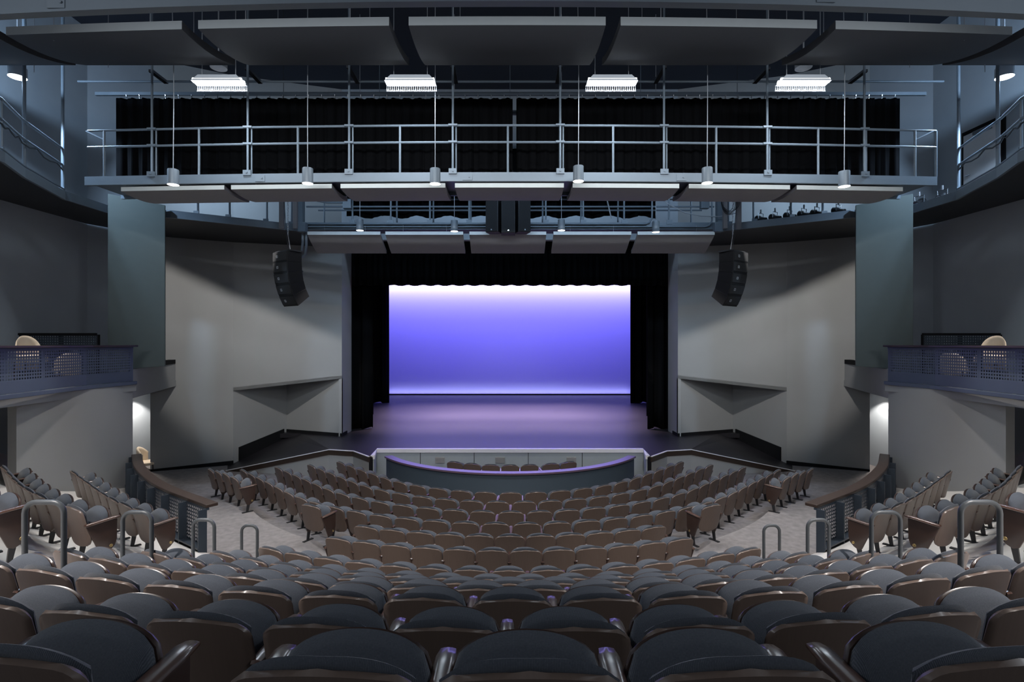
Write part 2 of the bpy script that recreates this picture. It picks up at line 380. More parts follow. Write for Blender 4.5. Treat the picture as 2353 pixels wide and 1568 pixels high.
# stage house
m = MB().box(-12.2, -12.0, 20.8, 38.2, 0.8, 13); m.box(12.0, 12.2, 20.8, 38.2, 0.8, 13); m.box(-12.2, 12.2, 38.0, 38.2, 0.8, 13); m.box(-12.2, 12.2, 20.55, 38.2, 13, 13.2)
m.box(-12.2, -6.52, 21.45, 21.55, 0.8, 13); m.box(6.52, 12.2, 21.45, 21.55, 0.8, 13); m.box(-6.6, 6.6, 20.5, 20.6, 11.0, 13)
struct(m, 'wall_back', 'black_wall', 'black walls of the stage house')
half = [(4.54, 17.78), (4.46, 16.62), (5.25, 17.5), (6.13, 17.73), (8.35, 20.9), (6.52, 20.25), (6.52, 20.83), (12.0, 20.83), (12.0, 38.0)]
poly = half + [(-x, y) for x, y in reversed(half)]
struct(MB().prism(poly, 0.80, 0.97), 'floor', 'stage_black', 'dark stage floor')
# ramps, apron side walls, stage front
for s in (-1, 1):
    sd = SIDE[s]
    a, b, c, d, e = (6.13, 17.73, .97), (10.2, 18.24, .05), (10.35, 19.35, .14), (9.03, 21.14, .78), (8.35, 20.9, .97)
    vs = sgn([a, b, c, d, e], s); low = [(x, y, -0.02) for x, y, z in vs]
    m = MB().add(vs+low, [(0, 1, 2), (0, 2, 3), (0, 3, 4), (0, 1, 6, 5), (1, 2, 7, 6), (2, 3, 8, 7), (3, 4, 9, 8), (4, 0, 5, 9)])
    struct(m, 'floor', 'stage_black', 'dark ramp down from the %s of the stage' % sd)
    line = [(4.50, 16.60), (5.25, 17.46), (6.13, 17.69), (10.2, 18.20)]
    tops = [0.80, 0.80, 0.80, -0.10]
    m = MB().band(sgn(line, s), [-0.02]*4, tops, 0.08*s)
    o = m.build('apron_wall', 'wall_paint'); o['kind'] = 'structure'; o['label'] = 'pale gray wall of the %s stage apron' % sd
    m = MB().band(sgn([(x, y-0.03) for x, y in line], s), tops, [0.96, 0.96, 0.96, 0.06], 0.12*s)
    o = m.build('trim_5', 'dark_cap'); o['kind'] = 'structure'
    m = MB().band(sgn([(x, y-0.05) for x, y in line], s), [.962, .962, .962, .062], [0.985, 0.985, 0.985, 0.085], 0.05*s)
    o = m.build('trim_6', 'white_trim'); o['kind'] = 'structure'
line = [(-4.36, 16.72), (-4.54, 17.75), (4.54, 17.75), (4.36, 16.72)]
m = MB().band(line, 0.0, 0.86, 0.06)
o = m.build('wall_front', 'front_panel'); o['kind'] = 'structure'; o['label'] = 'blue gray panelled front of the stage'
m = MB().band([(-4.33, 16.70), (-4.52, 17.71), (4.52, 17.71), (4.33, 16.70)], 0.86, 0.985, 0.13)
o = m.build('trim_7', 'white_trim'); o['kind'] = 'structure'; o['label'] = 'white edge trim along the stage front'
m = MB()
for x in (-3.05, -1.22, 0.62, 2.45): m.box(x-0.008, x+0.008, 17.738, 17.752, 0.02, 0.86)
for s in (-1, 1):
    m.box(s*4.44-0.05, s*4.44+0.05, 16.60, 16.70, 0.0, 0.93)
o = m.build('trim_8', 'black_base'); o['kind'] = 'structure'
nm = {-2.38: 'left', -0.34: 'middle', 2.08: 'right'}
for x in (-2.38, -0.34, 2.08):
    t = thing('vent_plate', 'pale rectangular vent plate on the stage front, %s one of three' % nm[x], 'vent', (x, 17.74, 0.5), 'vent plates on the stage front')
    MB().box(x-0.16, x+0.16, 17.71, 17.75, 0.50, 0.70).build('frame', 'wall_paint', t, bev=0.006)
    m = MB()
    for k in range(6): m.box(x-0.14, x+0.14, 17.70, 17.712, 0.515+k*0.03, 0.53+k*0.03)
    m.build('louvre', 'wall_paint', t)
# pit wall
a0 = math.asin(4.0/4.72)
line = arc(0, 19.36, 4.72, -a0, a0, 40)
t = thing('pit_wall', 'curved dark blue low wall between the pit chairs and the front row', 'wall', (0, 14.7, 0.0))
MB().band(line, 0.0, 0.88, 0.14).build('wall_panel', 'pit_blue', t, sm=30)
MB().band(arc(0, 19.36, 4.78, -a0, a0, 40), 0.88, 0.93, 0.26).build('cap', 'pit_cap', t, sm=30)

# ================================================================== STAGE SOFT GOODS
def curtain(name, x0, x1, y, z0, z1, label, cat='curtain', amp=0.10, pitch=0.42, group=None, m='black_velvet', hem=0.03, parent=None, gather=0.0):
    n = max(8, int(abs(x1-x0)/pitch*10)); rows = []
    ph = [random.uniform(-.6, .6) for _ in range(200)]
    for iz in range(9):
        f = iz/8; row = []
        for i in range(n+1):
            u = i/n; x = x0+(x1-x0)*u; a = 2*pi*x/pitch+ph[int(abs(x/pitch)) % 200]
            yy = y+amp*(0.55+0.45*(1-f))*sin(a)+0.3*amp*sin(2.3*a+1)
            zz = z0+(z1-z0)*f
            if iz == 0: zz += hem*sin(a*0.5+1.0)+hem*0.5*sin(a)
            row.append((x+gather*(1-f)*(0.5-u), yy, zz))
        rows.append(row)
    o = MB().grid(rows).build(name, m, parent, sm=60, solid=0.012)
    if label: tag(o, label, cat, group)
    return o
tag(MB().box(-10.5, 10.5, 36.48, 36.52, 1.12, 10.6).build('cyclorama', 'cyc'), 'wide pale backdrop lit violet blue at the rear of the stage', 'backdrop')
tag(MB().tube([(-10.5, 36.5, 1.08), (10.5, 36.5, 1.08)], 0.035, 8).build('bottom_pipe', 'white_trim', sm=40), 'pale pipe along the bottom edge of the violet backdrop', 'pipe')
curtain('border_curtain', -6.45, 6.45, 21.3, 6.93, 9.9, 'black pleated border curtain across the top of the stage opening', amp=0.08, pitch=0.30, hem=0.02)
for i, (y, xin, wdt) in enumerate([(22.0, 5.78, 5.0), (26.0, 6.80, 5.0), (31.6, 7.30, 4.6)]):
    for s in (-1, 1):
        lab = ['frontmost', 'middle', 'rearmost'][i]
        curtain('leg_curtain', s*xin, s*(xin+wdt), y, 0.985, 9.6 if i == 0 else 11.5, '%s black velvet leg curtain at the %s of the stage' % (lab, SIDE[s]), amp=0.13, pitch=0.5, group='black leg curtains at the stage sides')
for y, z0 in ((26.6, 8.6), (32.2, 9.6)):
    curtain('border_curtain', -11.5, 11.5, y, z0, 12.6, 'black border curtain hung further upstage, %s' % ('nearer one' if y < 30 else 'rear one'), amp=0.08)

# ================================================================== CEILING PANELS
def cloud(name, xs_near, yn, z_near, xs_far, yf, z_far, sag, label, group, bow=0.0, hangers=True, thick=0.15, ztop=ZT):
    """ wide curved panel: near edge at yn, far edge at yf """
    cx = sum(xs_near)/2
    t = thing(name, label, 'ceiling panel', (cx, yn, z_near), group)
    nU, nV = 8, 8; top = []; bot = []
    for j in range(nV+1):
        v = j/nV; rt = []; rb = []
        for i in range(nU+1):
            u = i/nU; xa = xs_near[0]+(xs_near[1]-xs_near[0])*u; xb = xs_far[0]+(xs_far[1]-xs_far[0])*u
            x = xa+(xb-xa)*v; y = yn+(yf-yn)*v+bow*x*x; z = z_near+(z_far-z_near)*v - sag*4*v*(1-v) + (bow*x*x*(0.25+0.28*v) if name == 'ceiling_panel' else 0)
            rb.append((x, y, z)); rt.append((x, y, z+thick))
        top.append(rt); bot.append(rb)
    m = MB(); n = nU+1
    vs = [p for r in bot for p in r]+[p for r in top for p in r]; N = len(vs)//2; fs = []
    for j in range(nV):
        for i in range(nU):
            fs.append((j*n+i, j*n+i+1, (j+1)*n+i+1, (j+1)*n+i)); fs.append((N+j*n+i, N+j*n+i+1, N+(j+1)*n+i+1, N+(j+1)*n+i))
        for i in (0, nU): fs.append((j*n+i, (j+1)*n+i, N+(j+1)*n+i, N+j*n+i))
    for i in range(nU):
        fs.append((nV*n+i, nV*n+i+1, N+nV*n+i+1, N+nV*n+i))
    m.add(vs, fs); m.build('panel_body', 'cloud' if name == 'ceiling_panel' else 'cloud_bounce', t, sm=30)
    m = MB(); e = [(p[0], p[1]-0.004, p[2]) for p in bot[0]]; g = [(p[0], p[1]-0.004, p[2]) for p in top[0]]
    m.grid([e, g]); m.grid([[(x, y+0.004, z) for x, y, z in g], [(x, y+0.05, z+0.001) for x, y, z in g]])
    m.build('edge_trim', 'cloud_edge_lit' if name != 'ceiling_panel' else 'cloud_lip', t, solid=0.004)
    if hangers:
        m = MB()
        for u in (0.22, 0.78):
            for v in (0.12, 0.85):
                x = xs_near[0]+(xs_near[1]-xs_near[0])*u; y = yn+(yf-yn)*v; z = z_near+(z_far-z_near)*v
                m.tube([(x, y+bow*x*x, z+thick*0.5), (x, y+bow*x*x, ztop)], 0.006, 5)
        m.build('hanger_wire', 'cable', t)
    return t
# near row, big panels (measured edges on the near side)
near = [(-12.8, -9.45), (-9.2, -5.81), (-5.51, -2.12), (-1.78, 1.62), (1.88, 5.36), (5.70, 9.1), (9.35, 12.8)]
nmA = ['leftmost', 'second from left', 'third from left', 'middle', 'third from right', 'second from right', 'rightmost']
for i, (a, b) in enumerate(near):
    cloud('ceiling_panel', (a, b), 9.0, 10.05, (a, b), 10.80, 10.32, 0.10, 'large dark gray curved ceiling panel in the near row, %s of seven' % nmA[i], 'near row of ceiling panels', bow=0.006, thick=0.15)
mid = [(-9.05, -6.58), (-6.42, -4.08), (-3.88, -1.49), (-1.27, 1.20), (1.40, 3.83), (4.05, 6.40), (6.56, 9.10)]
for i, (a, b) in enumerate(mid):
    cloud('reflector_panel', (a, b), 11.84, 8.10, (a, b), 13.0, 8.12, 0.05, 'gray curved panel with pale edge under the front catwalk, %s of seven' % nmA[i], 'curved panels under the front catwalk', bow=0.0035, thick=0.10, ztop=8.3)
far = [(-6.37, -4.08), (-3.92, -1.48), (-1.28, 1.13), (1.36, 3.80), (4.0, 6.42)]
nmC = ['leftmost', 'second from left', 'middle', 'second from right', 'rightmost']
for i, (a, b) in enumerate(far):
    cloud('reflector_panel', (a, b), 16.4, 7.98, (a, b), 17.25, 7.54, 0.03, 'gray tilted panel with lamplit edge above the stage opening, %s of five' % nmC[i], 'tilted panels above the stage opening', thick=0.10, ztop=8.3)
# tall vertical reflectors beside the balconies
for s in (-1, 1):
    t = thing('reflector_panel', 'tall blue green vertical panel hanging beside the %s balcony' % SIDE[s], 'wall panel', (s*10.4, 14.5, 3.8), 'tall vertical panels')
    pts = sgn([(10.95, 14.2, 3.82), (9.82, 14.85, 3.92), (9.82, 14.85, 8.50), (10.95, 14.2, 8.64)], s)
    MB().slabpoly(pts, (s*0.05, 0.1, 0)).build('panel_face', 'reflector', t, bev=0.008)
    m = MB()
    for x, y, z in ((10.6, 14.45, 8.55), (10.1, 14.75, 8.5)): m.box(s*x-0.04, s*x+0.04, y, y+0.08, z-0.3, z+0.35)
    m.build('bracket', 'steel_blue', t)

# ================================================================== CATWALKS
def front_y(x): return 11.75+0.31*(x/9.8)**2
def curve(x0, x1, n, f, dy=0.0): return [(x0+(x1-x0)*i/n, f(x0+(x1-x0)*i/n)+dy) for i in range(n+1)]
t = thing('catwalk', 'blue gray front catwalk spanning the room with pipe railings', 'catwalk', (0, 12.2, 8.2))
MB().band(curve(-9.85, 9.85, 32, front_y), 8.22, 8.42, 0.08).build('fascia_beam', 'steel_blue', t, sm=20)
MB().band(curve(-9.85, 9.85, 32, front_y, 0.08), 8.30, 8.36, 1.05).build('deck', 'steel_blue', t, sm=20)
MB().band(curve(-9.85, 9.85, 32, front_y, 1.13), 8.22, 8.42, 0.06).build('rear_beam', 'steel_blue', t, sm=20)
for z, nme in ((9.49, 'top_rail'), (9.11, 'mid_rail')):
    MB().tube([(x, y+0.04, z) for x, y in curve(-9.8, 9.85, 32, front_y)], 0.027, 8).build(nme, 'steel_blue', t, sm=40)
MB().tube([(9.85, front_y(9.85)+0.04, 9.49), (9.85, front_y(9.85)+0.04, 8.4)], 0.027, 8).build('end_post', 'steel_blue', t, sm=40)
PX = lambda px, d: (px-VX)/FPX*d-0.06
for px in (350, 575, 808, 1043, 1285, 1520, 1757, 1985):
    x = PX(px, 12.0); y = front_y(x)+0.04
    p = MB().tube([(x, y-0.02, 8.42), (x, y-0.02, ZT)], 0.026, 8).build('hanger_rod', 'steel_blue', t, sm=40)
    m = MB().box(x-0.09, x+0.09, y-0.07, y-0.04, 8.38, 8.50); m.box(x-0.02, x+0.02, y-0.085, y-0.06, 8.43, 8.46)
    m.build('base_plate', 'steel_blue', p, off=ROOT[t.name])
    m = MB()
    for z in (9.49, 9.11): m.box(x-0.10, x+0.10, y-0.055, y-0.01, z-0.022, z+0.022)
    m.build('rail_clamp', 'steel_blue', p, off=ROOT[t.name])
    MB().tube([(x+0.07, y+0.02, 8.42), (x+0.07, y+0.02, 9.49)], 0.018, 6).build('rail_post', 'steel_blue', t, sm=40)
for px in (234, 460, 690, 923, 1167, 1405, 1640, 1877, 2108):
    x = PX(px, 12.0); y = front_y(x)+0.04
    MB().tube([(x, y, 8.42), (x, y, 9.49)], 0.026, 8).build('rail_post', 'steel_blue', t, sm=40)
for px, s in ((234, -1), (2108, 1)):
    x = PX(px, 12.0); y = front_y(x)+0.04
    MB().tube([(x, y, 9.27), (x+s*0.42, y, 9.47)], 0.022, 6).build('brace', 'steel_blue', t, sm=40)
for px in (600, 1075, 1562):
    x = PX(px, 11.9); y = front_y(x)
    m = MB().box(x-0.11, x+0.11, y-0.015, y, 8.24, 8.38); m.box(x+0.03, x+0.06, y-0.03, y-0.01, 8.30, 8.33)
    m.build('splice_plate', 'steel_blue', t)
# nearest catwalk above
f0 = lambda x: 5.62+0.22*(x/5.7)**2
t = thing('catwalk', 'nearest catwalk beam crossing the very top of the photo', 'catwalk', (0, 5.7, 8.2))
MB().band(curve(-9.4, 9.4, 24, f0), 8.25, 8.66, 0.1).build('fascia_beam', 'steel_blue', t, sm=20)
MB().band(curve(-9.4, 9.4, 24, f0, -1.0), 8.50, 8.58, 1.0).build('deck', 'steel_blue', t, sm=20)
for px in (122, 1890):
    x = PX(px, 5.75); y = f0(x)
    m = MB().box(x-0.10, x+0.10, y-0.014, y, 8.28, 8.62); m.tube([(x+0.06, y-0.03, 8.34), (x+0.06, y, 8.34)], 0.015, 8)
    m.build('splice_plate', 'steel_blue', t)
# rear catwalk above the stage opening
t = thing('catwalk', 'rear catwalk above the stage opening carrying two long conduits', 'catwalk', (0, 16.9, 8.2))
MB().box(-6.85, 6.85, 16.62, 16.70, 8.20, 8.42).build('fascia_beam', 'steel_blue', t)
MB().box(-6.85, 6.85, 16.70, 17.75, 8.30, 8.36).build('deck', 'steel_blue', t)
for y, z, nme in ((16.66, 9.49, 'top_rail'), (16.66, 8.93, 'mid_rail'), (17.7, 9.45, 'top_rail'), (17.7, 9.08, 'mid_rail')):
    MB().tube([(-6.5, y, z), (6.5, y, z)], 0.027, 8).build(nme, 'steel_blue', t, sm=40)
for px in (810, 898, 988, 1078, 1166, 1254, 1340, 1434, 1537):
    x = PX(px, 16.66); MB().tube([(x, 16.66, 8.42), (x, 16.66, 9.49)], 0.03, 8).build('rail_post', 'steel_blue', t, sm=40)
    MB().box(x-0.09, x+0.09, 16.60, 16.63, 8.36, 8.50).build('base_plate', 'steel_blue', t)
for px in (745, 912, 996, 1082, 1247, 1335, 1420, 1588):
    x = PX(px, 17.7); MB().tube([(x, 17.7, 8.36), (x, 17.7, 9.45)], 0.03, 8).build('rail_post', 'steel_blue', t, sm=40)
for k, z in enumerate((8.36, 8.27)):
    pts = [(-6.75, 16.75, z), (-6.6, 16.62, z), (-6.4, 16.57, z), (4.3 if k == 0 else 6.2, 16.57, z)]
    xe = 4.3 if k == 0 else 6.2
    pts += [(xe+0.12, 16.57, z+0.05), (xe+0.2, 16.57, z+0.18), (xe+0.2, 16.57, z+0.9)]
    MB().tube(pts, 0.028, 8).build('conduit', 'steel_blue', t, sm=50)
MB().tube([(-6.3, 16.55, 9.3), (-6.1, 16.55, 9.08), (-5.8, 16.55, 9.03), (-5.3, 16.55, 9.03)], 0.03, 8).build('conduit', 'steel_blue', t, sm=50)
for x, z in ((-5.15, 9.0), (6.15, 9.0)):
    MB().box(x-0.13, x+0.13, 16.45, 16.62, z-0.17, z+0.12).build('junction_box', 'steel_blue', t, bev=0.01)
tag(MB().tube([(3.0, 16.5, 9.6), (3.06, 16.5, 9.1), (3.2, 16.5, 8.5)], 0.02, 6).build('cable', 'cable', sm=50), 'slack cable hanging from the rear catwalk right of the loudspeakers', 'cable')
tag(MB().tube([(4.6, 16.45, 9.25), (5.0, 16.45, 8.95), (5.5, 16.45, 8.68), (6.0, 16.45, 8.58), (6.6, 16.45, 8.56), (7.2, 16.5, 8.7)], 0.016, 6).build('cable', 'cable', sm=50), 'thin cable drooping across the right end of the rear catwalk', 'cable')
# side galleries
GAL = [(9.3, 3.5), (9.9, 8.2), (10.25, 10.5), (10.72, 11.45), (11.32, 13.2), (11.25, 14.9), (9.85, 15.15), (6.87, 16.95)]
for s in (-1, 1):
    sd = SIDE[s]
    t = thing('gallery_catwalk', 'blue steel gallery with pipe rails along the %s wall' % sd, 'catwalk', (s*11.0, 12.0, 8.2), 'side galleries')
    L = sgn(GAL, s)
    MB().band(L, 8.20, 8.42, 0.06*s).build('fascia_beam', 'steel_blue', t)
    out = [(13.2, 3.5), (13.2, 8.2), (13.2, 10.5), (13.2, 11.4), (13.2, 13.2), (13.15, 16.2), (12.3, 17.95), (10.4, 19.25), (6.87, 20.1)]
    MB().prism(sgn(GAL+list(reversed(out)), s), 8.28, 8.34).build('deck', 'black_metal', t)
    pl = GAL[:5]
    sm_ = []
    for i in range(len(pl)-1):
        for k in range(6): sm_.append((pl[i][0]+(pl[i+1][0]-pl[i][0])*k/6, pl[i][1]+(pl[i+1][1]-pl[i][1])*k/6))
    sm_.append(pl[-1])
    for z, nme in ((9.49, 'top_rail'), (9.08, 'mid_rail')):
        MB().tube([(s*x, y-0.02, z) for x, y in sm_], 0.03, 8).build(nme, 'steel_blue', t, sm=50)
    MB().tube([(s*(x-0.04), y-0.05, 9.03-0.10*abs(sin(i*1.1))) for i, (x, y) in enumerate(sm_)], 0.018, 6).build('cable', 'black_cable', t, sm=50)
    MB().tube([(s*(x-0.05), y-0.03, 8.46) for x, y in sm_], 0.022, 6).build('conduit', 'steel_blue', t, sm=50)
    for (x, y, zt) in ((10.30, 10.55, 9.49), (10.86, 11.65, ZT), (11.34, 13.22, ZT)):
        MB().tube([(s*x, y, 8.40), (s*x, y, zt)], 0.036 if zt > 10 else 0.026, 8).build('post', 'steel_blue', t, sm=40)
        MB().box(s*x-0.08, s*x+0.08, y-0.05, y-0.02, 8.40, 8.52).build('base_plate', 'steel_blue', t)
    for u in (0.18, 0.42, 0.72, 0.93):
        x = 9.85+(6.87-9.85)*u; y = 15.15+(16.95-15.15)*u+0.1
        MB().tube([(s*x, y, 8.40), (s*x, y, 9.5)], 0.03, 8).build('post', 'steel_blue', t, sm=40)
        MB().box(s*x-0.08, s*x+0.08, y-0.1, y-0.07, 8.40, 8.50).build('base_plate', 'steel_blue', t)
    # steel channels that carry the loudspeaker hoist
    for k, (px, w_) in enumerate(((645, 0.07), (676, 0.06))):
        x = (px-VX)/FPX*16.2*-1*s if s > 0 else (px-VX)/FPX*16.2
        MB().box(x-w_, x+w_, 16.1, 16.2, 8.12, 10.6).build('channel', 'channel', t)
    MB().box(s*6.72-0.12, s*6.72+0.12, 16.6, 16.8, 8.15, 10.6).build('column', 'steel_blue', t)
    MB().box(s*6.52-0.13, s*6.52+0.13, 16.3, 16.5, 8.06, 8.36).build('junction_box', 'steel_blue', t, bev=0.01)
    if s < 0:
        for dx in (0, 0.11):
            MB().tube([(-6.55+dx, 16.5, 8.1), (-6.55+dx, 16.5, 7.75-dx), (-6.62+dx, 16.6, 7.5-dx), (-6.85, 16.8, 7.36-dx), (-7.5, 17.6, 7.32-dx), (-7.9, 19.9, 7.3-dx)], 0.045, 8).build('conduit', 'shade_gray', t, sm=50)
# masking curtains behind the front catwalk, with pipe and track
def wavy_top(o): return o
curtain('masking_curtain', -10.1, 0.05, 13.35, 8.42, 10.83, 'long black masking curtain behind the front catwalk, left half', amp=0.06, pitch=0.32, group='masking curtains behind the front catwalk')
curtain('masking_curtain', 0.15, 9.95, 13.35, 8.42, 10.83, 'long black masking curtain behind the front catwalk, right half', amp=0.06, pitch=0.32, group='masking curtains behind the front catwalk')
curtain('masking_curtain', -5.6, 5.05, 18.0, 8.92, 11.3, 'black curtain with wavy hem behind the rear catwalk', amp=0.10, pitch=0.55, hem=0.05)
t = thing('curtain_pipe', 'steel pipe that carries the wavy curtain behind the rear catwalk', 'pipe', (0, 18.0, 11.3))
MB().tube([(-5.8, 18.0, 11.33), (5.3, 18.0, 11.33)], 0.025, 8).build('pipe', 'steel_blue', t, sm=40)
for x in (-4.5, 0.0, 4.5): MB().tube([(x, 18.0, 11.33), (x, 18.0, ZT)], 0.012, 6).build('hanger_rod', 'steel_blue', t, sm=40)
t = thing('curtain_track', 'steel curtain track with hooks above the long masking curtain', 'track', (0, 13.3, 10.9))
MB().box(-10.6, 10.6, 13.31, 13.37, 10.90, 10.98).build('track_rail', 'steel_blue', t)
m = MB()
for i in range(60): m.tube([(-9.8+19.6*i/59, 13.33, 10.82), (-9.8+19.6*i/59, 13.31, 10.91)], 0.012, 5)
m.build('hook', 'chrome', t)
t = thing('lighting_pipe', 'bare steel pipe running above the front catwalk between hanger rods', 'pipe', (0, 12.5, 10.85))
MB().tube([(-10.4, 12.55, 10.86), (10.4, 12.55, 10.86)], 0.028, 8).build('pipe', 'steel_blue', t, sm=40)
for px in (350, 575, 808, 1043, 1285, 1520, 1757, 1985):
    x = PX(px, 12.1); MB().box(x-0.05, x+0.05, front_y(x)+0.07, 12.6, 10.83, 10.89).build('clamp', 'chrome', t)
tag(MB().box(-10.2, 10.2, 14.4, 14.5, 10.9, 11.0).build('steel_strut', 'steel_blue'), 'dark steel strut high behind the masking curtain', 'strut')

# ================================================================== LAMPS
def fluorescent(x, i):
    y, z = 10.9, 10.0
    t = thing('fluorescent_fixture', 'bright rectangular fluorescent ceiling light, %s of four' % ['leftmost', 'second from left', 'second from right', 'rightmost'][i], 'ceiling light', (x, y, z), 'fluorescent lights above the catwalk')
    m = MB(); b = [(x-0.52, y-0.12, z), (x+0.52, y-0.12, z), (x+0.52, y+0.12, z), (x-0.52, y+0.12, z)]
    tp = [(x-0.40, y-0.08, z+0.14), (x+0.40, y-0.08, z+0.14), (x+0.40, y+0.08, z+0.14), (x-0.40, y+0.08, z+0.14)]
    m.add(b+tp, [(4, 5, 6, 7), (0, 1, 5, 4), (1, 2, 6, 5), (2, 3, 7, 6), (3, 0, 4, 7)])
    m.build('housing', 'fixture_white', t)
    m = MB()
    for yy in (-0.06, 0.06): m.tube([(x-0.5, y+yy, z+0.03), (x+0.5, y+yy, z+0.03)], 0.05, 10)
    m.build('tube', 'white_glow', t, sm=50)
    m = MB()
    for k in range(27): m.box(x-0.52+k*0.04-0.003, x-0.52+k*0.04+0.003, y+0.12, y+0.15, z-0.10, z+0.0)
    m.box(x-0.53, x+0.53, y+0.12, y+0.15, z-0.11, z-0.10); m.box(x-0.53, x+0.53, y+0.12, y+0.15, z-0.002, z+0.01)
    m.build('louvre', 'fixture_white', t)
    m = MB()
    for dx in (-0.35, 0.35): m.tube([(x+dx, y, z+0.12), (x+dx, y, ZT)], 0.008, 5)
    m.build('hanger_rod', 'cable', t)
for i, x in enumerate((-6.1, -2.1, 2.1, 6.1)): fluorescent(x, i)
def pendant(x, y, zb, r, h, label, group, kink=0.0):
    t = thing('pendant_light', label, 'pendant light', (x, y, zb), group)
    MB().lathe([(r, 0), (r, h), (r*0.96, h+0.015), (r*0.3, h+0.02), (0.012, h+0.03)], (x, y, zb), 24).build('shade', 'shade_gray', t, sm=40)
    MB().lathe([(0.001, 0.035), (r*0.86, 0.035), (r*0.9, 0.005), (r, 0.0)], (x, y, zb), 24).build('lamp', 'warm_glow', t, sm=40)
    pts = []
    for k in range(13):
        f = k/12; pts.append((x+kink*sin(f*7)*f, y, zb+h+0.02+(ZT-zb-h-0.02)*f))
    MB().tube(pts, 0.009, 6).build('cord', 'cable', t, sm=50)
nm6 = ['leftmost', 'second from left', 'third from left', 'third from right', 'second from right', 'rightmost']
for i, (px, pyb) in enumerate(((398, 425), (707, 422), (1000, 423), (1329, 417), (1625, 421), (1940, 429))):
    x, y, z = at(px, pyb, 11.2); pendant(x, y, z, 0.112, 0.31, 'gray cylinder pendant lamp in front of the catwalk, %s of six' % nm6[i], 'pendant lamps at the front catwalk', kink=(0.05, 0.0, 0.0, 0.03, 0.03, 0.04)[i])
nm4 = ['leftmost', 'second from left', 'second from right', 'rightmost']
for i, (px, pyb) in enumerate(((827, 530), (1044, 532), (1290, 530), (1507, 534))):
    x, y, z = at(px, pyb, 15.6); pendant(x, y, z, 0.105, 0.31, 'small gray cylinder pendant lamp in front of the rear catwalk, %s of four' % nm4[i], 'pendant lamps at the rear catwalk')
for s in (-1, 1):
    for (xx, yy, zz, nm_) in ((11.15, 11.80, 10.58, 'above the %s gallery rail'), (6.3, 11.25, 10.5, 'beside the outer fluorescent light at the %s')):
        t = thing('can_light', 'round white can light %s' % (nm_ % SIDE[s]), 'ceiling light', (s*xx, yy, zz), 'round can lights')
        MB().lathe([(0.17, 0), (0.17, 0.22), (0.12, 0.26), (0.02, 0.28)], (s*xx, yy, zz), 20).build('housing', 'fixture_white', t, sm=40)
        MB().lathe([(0.001, 0.03), (0.14, 0.03), (0.17, 0.0)], (s*xx, yy, zz), 20).build('lamp', 'white_glow' if xx > 8 else 'fixture_white', t, sm=40)
        MB().tube([(s*xx, yy, zz+0.27), (s*xx, yy, ZT)], 0.015, 6).build('stem', 'cable', t)

# ================================================================== LOUDSPEAKERS
def spk_box(px0, px1, py0, py1, d, rot, label):
    x0, _, z1 = at(px0, py0, d); x1, _, z0 = at(px1, py1, d); cx = (x0+x1)/2; wd = (x1-x0)/2
    t = thing('loudspeaker', label, 'loudspeaker', (cx, d, z0), 'centre loudspeakers')
    u = (cos(rot), sin(rot)); n = Vector((-u[1], u[0], 0))
    MB().obox((cx, d+0.22, (z0+z1)/2), u, wd, 0.22, (z1-z0)/2).build('cabinet', 'speaker_black', t, bev=0.015)
    c = Vector((cx, d+0.22, (z0+z1)/2))-n*0.225
    MB().obox(c, u, wd*0.93, 0.01, (z1-z0)/2*0.96).build('grille', 'grille', t)
    p = c-n*0.015; p.z = z0+0.07
    MB().obox(p, u, 0.02, 0.006, 0.02).build('badge', 'chrome', t)
    m = MB().tube([(cx-wd*.6, d+0.3, z1), (cx-wd*.6, d+0.3, z1+1.0)], 0.01, 5); m.tube([(cx+wd*.6, d+0.3, z1), (cx+wd*.6, d+0.3, z1+1.0)], 0.01, 5)
    m.build('hanger_wire', 'cable', t)
spk_box(1120, 1151, 460, 533, 16.0, -0.35, 'black hanging loudspeaker, left of the trio above the stage')
spk_box(1152, 1184, 460, 535, 15.9, 0.0, 'black hanging loudspeaker, middle of the trio above the stage')
spk_box(1185, 1215, 460, 533, 16.0, 0.35, 'black hanging loudspeaker, right of the trio above the stage')
